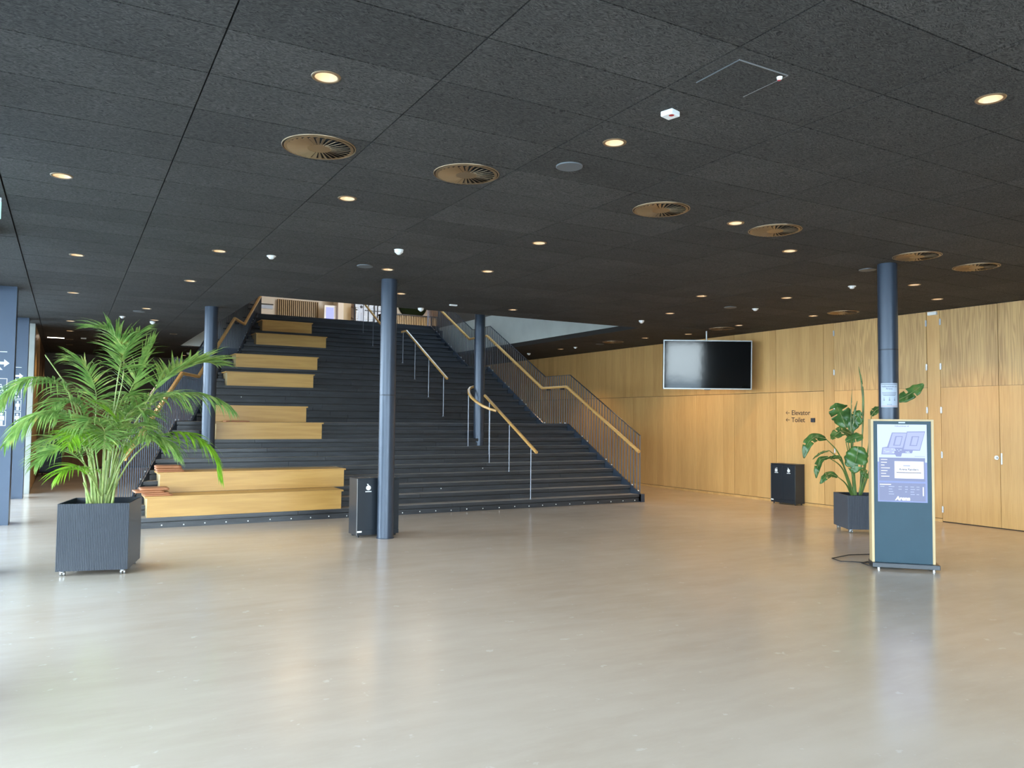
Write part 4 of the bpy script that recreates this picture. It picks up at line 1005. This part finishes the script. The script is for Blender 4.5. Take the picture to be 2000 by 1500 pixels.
# ================================================================== PLANTERS
def caster(par, x, y, s=1.0):
    e = empty('caster', (x, y, 0)); e.parent = par
    m = MB(); m.box(-.022*s, .022*s, -.022*s, .022*s, .046*s, .052*s); m.tube([(0, 0, .03*s), (0, 0, .05*s)], .008*s, 8)
    m.lathe([(.0, .050*s), (.024*s, .046*s), (.026*s, .032*s), (.020*s, .028*s)], 14); m.obj('fork', M['chrome'], e)
    for sgn in (-1, 1):
        w_ = MB(); w_.tube([(sgn*.008*s, 0, 0), (sgn*.022*s, 0, 0)], .022*s, 14); w_.obj('wheel', M['silver'], e).location = (0, .006, .022*s)
def planter(par, half, z0, z1, ribs, mat):
    t = .018
    m = MB()
    # four ribbed sides, mitred, hollow inside
    def side(rot):
        R_ = Matrix.Rotation(rot, 4, 'Z'); n_ = ribs; w_ = 2*half/n_; prof = []
        for i in range(n_):
            x = -half+i*w_; prof += [(x, -half), (x+w_*.62, -half), (x+w_*.68, -half+.003), (x+w_*.94, -half+.003)]
        prof.append((half, -half))
        vs = [R_ @ Vector((x, y, z)) for x, y in prof for z in (z0, z1)]
        m.add(vs, [(2*i, 2*i+2, 2*i+3, 2*i+1) for i in range(len(prof)-1)])
        a, b_ = half, half-t
        m.add([R_ @ Vector(p) for p in ((-a, -a, z1), (a, -a, z1), (b_, -b_, z1), (-b_, -b_, z1), (-b_, -b_, z1-.12), (b_, -b_, z1-.12), (-a, -a, z0), (a, -a, z0), (b_, -b_, z0), (-b_, -b_, z0))],
              [(0, 1, 2, 3), (3, 2, 5, 4), (6, 9, 8, 7)])
    for q_ in range(4): side(q_*PI/2)
    m.box(-half+t, half-t, -half+t, half-t, z0, z0+.02)
    return m.obj('planter_box', mat, par)
def soil(par, half, z):
    bm = bmesh.new(); bmesh.ops.create_grid(bm, x_segments=24, y_segments=24, size=half)
    for v in bm.verts: v.co.z = z+.012*mnoise.noise(v.co*30)
    me = bpy.data.meshes.new('soil'); bm.to_mesh(me); bm.free(); me.materials.append(M['soil']); o = bpy.data.objects.new('soil', me); C.objects.link(o); o.parent = par
    r_ = random.Random(3); m = MB()
    for i in range(170):
        x, y = r_.uniform(-half, half)*.95, r_.uniform(-half, half)*.95; s = r_.uniform(.008, .018)
        q = Matrix.Translation((x, y, z+.012)) @ Matrix.Rotation(r_.random()*6, 4, 'Z')
        m.lathe([(0, -s*.7), (s, -s*.3), (s*.9, s*.4), (0, s*.7)], 6, q)
    tag(m.obj('pebbles', M['soil'], par), kind='stuff')

# ---- palm
PC = Vector((.363, 9.765, 0)); pr_ = math.atan2(-.245, .97)
palm = empty('potted_palm', PC, 0, label='large feathery palm in a square black ribbed planter on casters', cat='potted plant')
pb = empty('planter', (0, 0, 0), pr_); pb.parent = palm
planter(pb, .345, .055, .757, 42, M['planter'])
soil(pb, .322, .655)
for sx_, sy_ in ((-1, -1), (1, -1), (1, 1), (-1, 1)): caster(pb, sx_*.29, sy_*.29, 1.1)

def spline(pts, n):
    P_ = [Vector(p) for p in pts]; P_ = [P_[0]*2-P_[1]]+P_+[P_[-1]*2-P_[-2]]; out_ = []
    segs = len(P_)-3
    for i in range(n):
        t = i/(n-1)*segs; j = min(int(t), segs-1); u = t-j
        a, b_, c_, d = P_[j], P_[j+1], P_[j+2], P_[j+3]
        out_.append(.5*((2*b_)+(c_-a)*u+(2*a-5*b_+4*c_-d)*u*u+(3*b_-a-3*c_+d)*u**3))
    return out_
def frond(name, pts, L=.42, n=26, start=.38, droop=.5, up=.25, wid=.030, mat='palm', seed=0, sides=(1, -1), lift=None):
    n = int(n*1.3); L *= 1.08; r_ = random.Random(seed); pl = [p-PC for p in spline(pts, 60)]
    fr = empty('frond'); fr.parent = palm
    m = MB(); m.tube(pl[::3]+[pl[-1]], [.011*(1-.82*i/20) for i in range(len(pl[::3])+1)], 6); m.obj('rachis', M['palm_stem'], fr)
    lf = MB()
    for i in range(n):
        t = start+(1-start)*(i+.5)/n; q = pl[min(59, int(t*59))]; q2 = pl[min(59, int(t*59)+1)]; q0 = pl[max(0, int(t*59)-1)]
        tan = (q2-q0).normalized(); s = (t-start)/(1-start)
        side_ = tan.cross(Vector((0, 0, 1)))
        if side_.length < .2: side_ = tan.cross(Vector((.5, -.8, 0)))
        side_.normalize(); nrm = side_.cross(tan).normalized()
        ll = L*(.55+.45*math.sin(PI*min(1, .25+s*.85)))*r_.uniform(.82, 1.08)
        if s > .85: ll *= .72
        fwd = .55+.75*s
        for sd in sides:
            d = (side_*sd+tan*fwd+nrm*up*r_.uniform(.5, 1.3)+Vector((r_.uniform(-.1, .1), r_.uniform(-.1, .1), r_.uniform(-.05, .1)))).normalized()
            p = q.copy(); steps = 6; ws = [.45, 1, .95, .75, .5, .25, .02]; prev = None; dirv = d.copy(); w0 = wid*r_.uniform(.85, 1.15)*(1-.25*s)
            dr = droop*r_.uniform(.6, 1.35)
            face = dirv.cross(Vector((0, 0, 1))); face = face.normalized() if face.length > .1 else side_
            tw_ = r_.uniform(-.7, .7); vs = []
            for k_ in range(steps+1):
                wv_ = (face*math.cos(tw_)+dirv.cross(face)*math.sin(tw_))*w0*ws[k_]*.5
                fold = dirv.cross(wv_).normalized()*abs(w0*ws[k_])*.16 if wv_.length > 1e-6 else Vector((0, 0, 0))
                vs += [p-wv_, p+fold, p+wv_]
                dirv = (dirv+Vector((0, 0, -1))*dr*(.25+.5*k_/steps)*.45).normalized(); p = p+dirv*ll/steps
                face = dirv.cross(Vector((0, 0, 1))); face = face.normalized() if face.length > .1 else side_
            lf.add(vs, [(3*k_+a, 3*k_+a+1, 3*k_+a+4, 3*k_+a+3) for k_ in range(steps) for a in (0, 1)], True)
    lf.obj('leaflets', M[mat], fr)
    return fr
FRONDS = {
 'F1': [(0.317, 9.75, 0.828), (0.174, 9.65, 1.42), (0.038, 9.5, 1.883), (-0.129, 9.35, 2.051), (-0.327, 9.2, 2.058), (-0.511, 9.1, 1.912), (-0.598, 9.05, 1.735)],
 'F2': [(0.327, 9.75, 0.828), (0.201, 9.6, 1.311), (0.021, 9.4, 1.667), (-0.163, 9.3, 1.728), (-0.377, 9.2, 1.612), (-0.523, 9.1, 1.387)],
 'F3': [(0.34, 9.7, 0.831), (0.214, 9.5, 1.124), (0.009, 9.35, 1.333), (-0.149, 9.25, 1.302), (-0.246, 9.2, 1.203)],
 'F4': [(0.339, 9.65, 0.819), (0.256, 9.5, 1.015), (0.131, 9.4, 1.148), (-0.008, 9.3, 1.125), (-0.064, 9.3, 1.038)],
 'F5': [(0.394, 9.8, 0.821), (0.43, 9.9, 1.469), (0.54, 9.9, 2.107), (0.517, 9.85, 2.452), (0.391, 9.8, 2.625), (0.22, 9.7, 2.667)],
 'F6': [(0.39, 9.7, 0.83), (0.448, 9.7, 1.756), (0.504, 9.7, 2.268), (0.582, 9.75, 2.494), (0.686, 9.8, 2.644)],
 'F7': [(0.445, 9.8, 0.819), (0.637, 9.9, 1.469), (0.871, 10.0, 1.973), (1.124, 10.1, 2.209), (1.422, 10.2, 2.351), (1.659, 10.3, 2.329)],
 'F8': [(0.425, 9.7, 0.828), (0.592, 9.6, 1.475), (0.831, 9.5, 1.845), (1.138, 9.45, 1.948), (1.43, 9.4, 1.914), (1.656, 9.4, 1.772)],
 'F9': [(0.44, 9.7, 0.828), (0.66, 9.6, 1.25), (0.945, 9.5, 1.489), (1.224, 9.4, 1.479), (1.439, 9.35, 1.279), (1.527, 9.35, 1.018)],
 'F10': [(0.373, 9.9, 0.813), (0.284, 10.1, 1.407), (0.287, 10.2, 1.934), (0.159, 10.3, 2.259), (0.003, 10.3, 2.328)],
 'F11': [(0.413, 9.9, 0.811), (0.602, 10.2, 1.463), (0.762, 10.3, 1.826), (1.078, 10.4, 1.958), (1.256, 10.4, 1.836)],
 'F12': [(0.413, 9.65, 0.833), (0.541, 9.45, 1.203), (0.748, 9.3, 1.454), (0.917, 9.2, 1.429), (1.049, 9.2, 1.262)],
 'F13': [(0.363, 9.65, 0.835), (0.366, 9.4, 1.262), (0.351, 9.2, 1.511), (0.249, 9.05, 1.633), (0.045, 8.95, 1.581)],
 'F14': [(0.432, 9.85, 0.815), (0.492, 10.1, 1.406), (0.567, 10.2, 1.761), (0.698, 10.3, 2.129), (0.802, 10.3, 2.378), (0.864, 10.3, 2.554)],
 'F15': [(0.442, 9.75, 0.823), (0.55, 9.65, 1.305), (0.514, 9.6, 1.56), (0.41, 9.6, 1.71), (0.258, 9.6, 1.835)],
 'ST': [(0.177, 9.6, 1.311), (-0.013, 9.5, 2.007), (-0.216, 9.45, 2.313)],
}
LEAVES = [
(0.156, [(10.361, 8.268, 1.438), (10.18, 8.323, 1.461), (10.03, 8.346, 1.35), (9.988, 8.381, 1.135)], [(10.626, 8.224, 1.172), (10.821, 8.146, 0.553)]),
(0.037, [(10.568, 8.368, 1.248), (10.449, 8.438, 1.206), (10.338, 8.506, 1.107)], [(10.708, 8.241, 1.049), (10.842, 8.134, 0.553)]),
(0.101, [(10.32, 8.191, 1.154), (10.184, 8.225, 1.115), (10.073, 8.203, 0.984), (10.064, 8.216, 0.835)], [(10.599, 8.158, 0.975), (10.814, 8.15, 0.553)]),
(0.064, [(10.648, 8.212, 1.156), (10.557, 8.265, 1.147), (10.384, 8.271, 1.134)], [(10.742, 8.175, 0.851), (10.842, 8.134, 0.553)]),
(0.11, [(10.454, 8.131, 0.853), (10.322, 8.158, 0.894), (10.18, 8.149, 0.844), (10.121, 8.188, 0.748)], [(10.655, 8.139, 0.735), (10.807, 8.154, 0.552)]),
(0.313, [(10.783, 8.226, 1.609), (10.728, 8.248, 1.779), (10.618, 8.246, 1.916), (10.551, 8.222, 2.003)], [(10.827, 8.172, 1.091), (10.842, 8.134, 0.553)]),
(0.221, [(10.769, 8.122, 1.561), (10.806, 8.093, 1.699), (10.847, 8.03, 1.805), (10.844, 7.973, 1.837)], [(10.797, 8.131, 1.093), (10.842, 8.134, 0.553)]),
(0.166, [(10.7, 8.071, 1.514), (10.494, 8.071, 1.562), (10.372, 8.097, 1.498), (10.251, 8.078, 1.435)], [(10.771, 8.111, 1.095), (10.856, 8.126, 0.553)]),
(0.156, [(10.703, 8.168, 1.399), (10.767, 8.095, 1.449), (10.813, 8.009, 1.475), (10.861, 7.981, 1.5)], [(10.786, 8.142, 1.013), (10.856, 8.126, 0.553)]),
(0.331, [(10.611, 7.879, 1.329), (10.583, 7.878, 1.204), (10.534, 7.879, 1.063), (10.518, 7.896, 0.922)], [(10.905, 7.971, 1.22), (10.913, 8.094, 0.554)]),
(0.202, [(11.57, 7.871, 2.059), (11.636, 7.773, 2.116), (11.728, 7.658, 2.221), (11.791, 7.559, 2.318)], [(11.22, 7.998, 1.255), (10.985, 8.111, 0.549)]),
(0.12, [(11.221, 8.083, 1.809), (11.275, 8.047, 1.891), (11.359, 7.996, 1.958)], [(11.099, 8.066, 1.254), (10.927, 8.086, 0.554)]),
(0.092, [(10.934, 7.968, 0.955), (10.887, 7.998, 0.906), (11.001, 7.938, 0.819)], [(10.916, 7.984, 0.859), (10.927, 8.086, 0.554)]),
(0.032, [(10.97, 8.082, 1.255), (10.971, 8.047, 1.903), (10.945, 8.042, 2.268), (10.886, 8.058, 2.583)], [(10.927, 8.086, 0.554)]),
(0.018, [(10.778, 8.133, 1.255), (10.763, 8.116, 1.739), (10.762, 8.091, 2.224)], [(10.856, 8.126, 0.553)]),
(0.037, [(10.799, 8.121, 1.255), (10.798, 8.096, 1.739), (10.838, 8.057, 2.039)], [(10.87, 8.118, 0.553)]),
]
FP = {'F1': dict(L=.40, droop=1.1, up=.1, start=.34, n=32), 'F2': dict(L=.42, droop=1.1, up=.1, start=.36, n=30), 'F3': dict(L=.36, droop=.8, start=.35, n=24),
      'F4': dict(L=.30, droop=.9, start=.3, n=14, mat='palm_bright'), 'F5': dict(L=.48, droop=.55, start=.42, n=32), 'F6': dict(L=.44, droop=.5, start=.45, n=24),
      'F7': dict(L=.50, droop=.35, up=.5, start=.42, n=34, wid=.040), 'F8': dict(L=.46, droop=1.15, up=.15, start=.36, n=36), 'F9': dict(L=.40, droop=1.2, start=.42, n=30, mat='palm_bright'),
      'F10': dict(L=.48, droop=.7, start=.4, n=28), 'F11': dict(L=.46, droop=.7, start=.36, n=26), 'F12': dict(L=.44, droop=.8, start=.35, n=24, wid=.028),
      'F13': dict(L=.46, droop=.9, start=.35, n=26), 'F14': dict(L=.52, droop=.25, up=.2, start=.5, n=22, wid=.034), 'F15': dict(L=.30, droop=.2, up=.1, start=.45, n=16, mat='palm_bright', wid=.02)}
for i, (kf, par_) in enumerate(FP.items()): frond(kf, FRONDS[kf], seed=20+i, **par_)
m = MB(); m.tube([Vector(p)-PC for p in FRONDS['ST']], [.008, .007, .006], 6); m.obj('cut_stem', M['palm_stem'], palm)
r5 = random.Random(9)
for i in range(16):                                     # cane stems and sheaths at the soil
    a = r5.uniform(0, 2*PI); rr = r5.uniform(.01, .13); x, y = rr*math.cos(a), rr*math.sin(a); tx, ty = x*(1.6+r5.random()*1.4), y*(1.6+r5.random()*1.4)
    h = r5.uniform(.28, .55)
    m = MB(); m.tube([(x, y, .64), (x*1.15, y*1.15, .72), ((x+tx)/2, (y+ty)/2, .66+h*.6), (tx, ty, .66+h)], [.019, .016, .012, .008], 8); m.obj('cane', M['palm_stem'], palm)
# extra inner fronds filling the heart of the plant
for i in range(12):
    a = 2*PI*i/12+r5.uniform(-.2, .2); h = r5.uniform(.75, 1.35); R_ = r5.uniform(.28, .62); b0 = PC+Vector((.05*math.cos(a), .05*math.sin(a), .66))
    frond('inner', [b0, b0+Vector((R_*.25*math.cos(a), R_*.25*math.sin(a), h*.5)), b0+Vector((R_*.6*math.cos(a), R_*.6*math.sin(a), h*.9)), b0+Vector((R_*1.1*math.cos(a), R_*1.1*math.sin(a), h*.95)), b0+Vector((R_*1.45*math.cos(a), R_*1.45*math.sin(a), h*.8))],
          L=.36, n=20, start=.38, droop=.8, seed=60+i, mat='palm' if i % 4 else 'palm_bright')

# ---- broad-leaved plant
Q0 = Vector((10.905, 8.05, 0))
bp_ = empty('potted_broadleaf', Q0, 0, label='broad-leaved plant in a black planter on casters behind the info totem', cat='potted plant')
pb2 = empty('planter', (0, 0, 0), math.atan2(-.55, .834)); pb2.parent = bp_
planter(pb2, .32, .06, .575, 26, M['planter_dark'])
soil(pb2, .298, .50)
for sx_, sy_ in ((-1, -1), (1, -1), (1, 1), (-1, 1)): caster(pb2, sx_*.26, sy_*.26, 1.15)
CAM = Vector((0, 0, 1.679))
def bleaf(wid, mid, pet, seed):
    r_ = random.Random(seed)
    pts = [Vector(p)-Q0 for p in mid]; n_ = 28; sp_ = spline(pts, n_)
    nrm0 = Vector((-.78, -.5, .38)).normalized()          # leaves turn towards the light of the glass front
    par_ = empty('leaf_stalk'); par_.parent = bp_
    lf = MB(); vs = []; cols = 7
    split = {r_.randint(7, 22): r_.choice((-1, 1)) for _ in range(3 if wid > .15 else 1)}
    ring = []
    for i, p in enumerate(sp_):
        t = i/(n_-1); tan = (sp_[min(i+1, n_-1)]-sp_[max(i-1, 0)]).normalized()
        wv_ = tan.cross(nrm0); wv_ = wv_.normalized() if wv_.length > .05 else Vector((0, 0, 1)); up_ = wv_.cross(tan).normalized()
        ww = wid*.5*(max(0, math.sin(PI*(t*.93+.05)))**.6)*(1.0 if t < .75 else 1-.25*(t-.75)/.25)
        ww *= 1+.05*math.sin(i*1.05+seed)
        row = []
        for j in range(cols):
            s = (j/(cols-1)-.5)*2
            row.append(p+wv_*ww*s+up_*(abs(s)*ww*.28-abs(s)**2*ww*.22)+up_*.006*math.sin(i*.85+s*3+seed))
        ring.append(row)
    vs = [q for row in ring for q in row]; fs = []
    for i in range(n_-1):
        for j in range(cols-1):
            sidej = 1 if j >= cols//2 else -1
            if i in split and split[i] == sidej and j in (0, 1, cols-2, cols-3): continue
            fs.append((i*cols+j, i*cols+j+1, (i+1)*cols+j+1, (i+1)*cols+j))
    lf.add(vs, fs, True); o = lf.obj('leaf', M['strel'], bp_)
    so = o.modifiers.new('thick', 'SOLIDIFY'); so.thickness = .0015
    rb = MB(); rb.tube([p+nrm0*.003 for p in sp_], [.006*(1-.7*i/(n_-1)) for i in range(n_)], 6); rb.obj('midrib', M['strel_rib'], o)
    bpy.data.objects.remove(par_)
    ps = [pts[0]]+[Vector(p)-Q0 for p in pet]; sp2 = spline(ps[::-1], 14)
    st_ = MB(); st_.tube(sp2, [.015*(1-.6*i/13) for i in range(14)], 7); st_.obj('leaf_stalk', M['strel_stem'], bp_)
for i, (wid, mid, pet) in enumerate(LEAVES): bleaf(wid, mid, pet, 3+i)
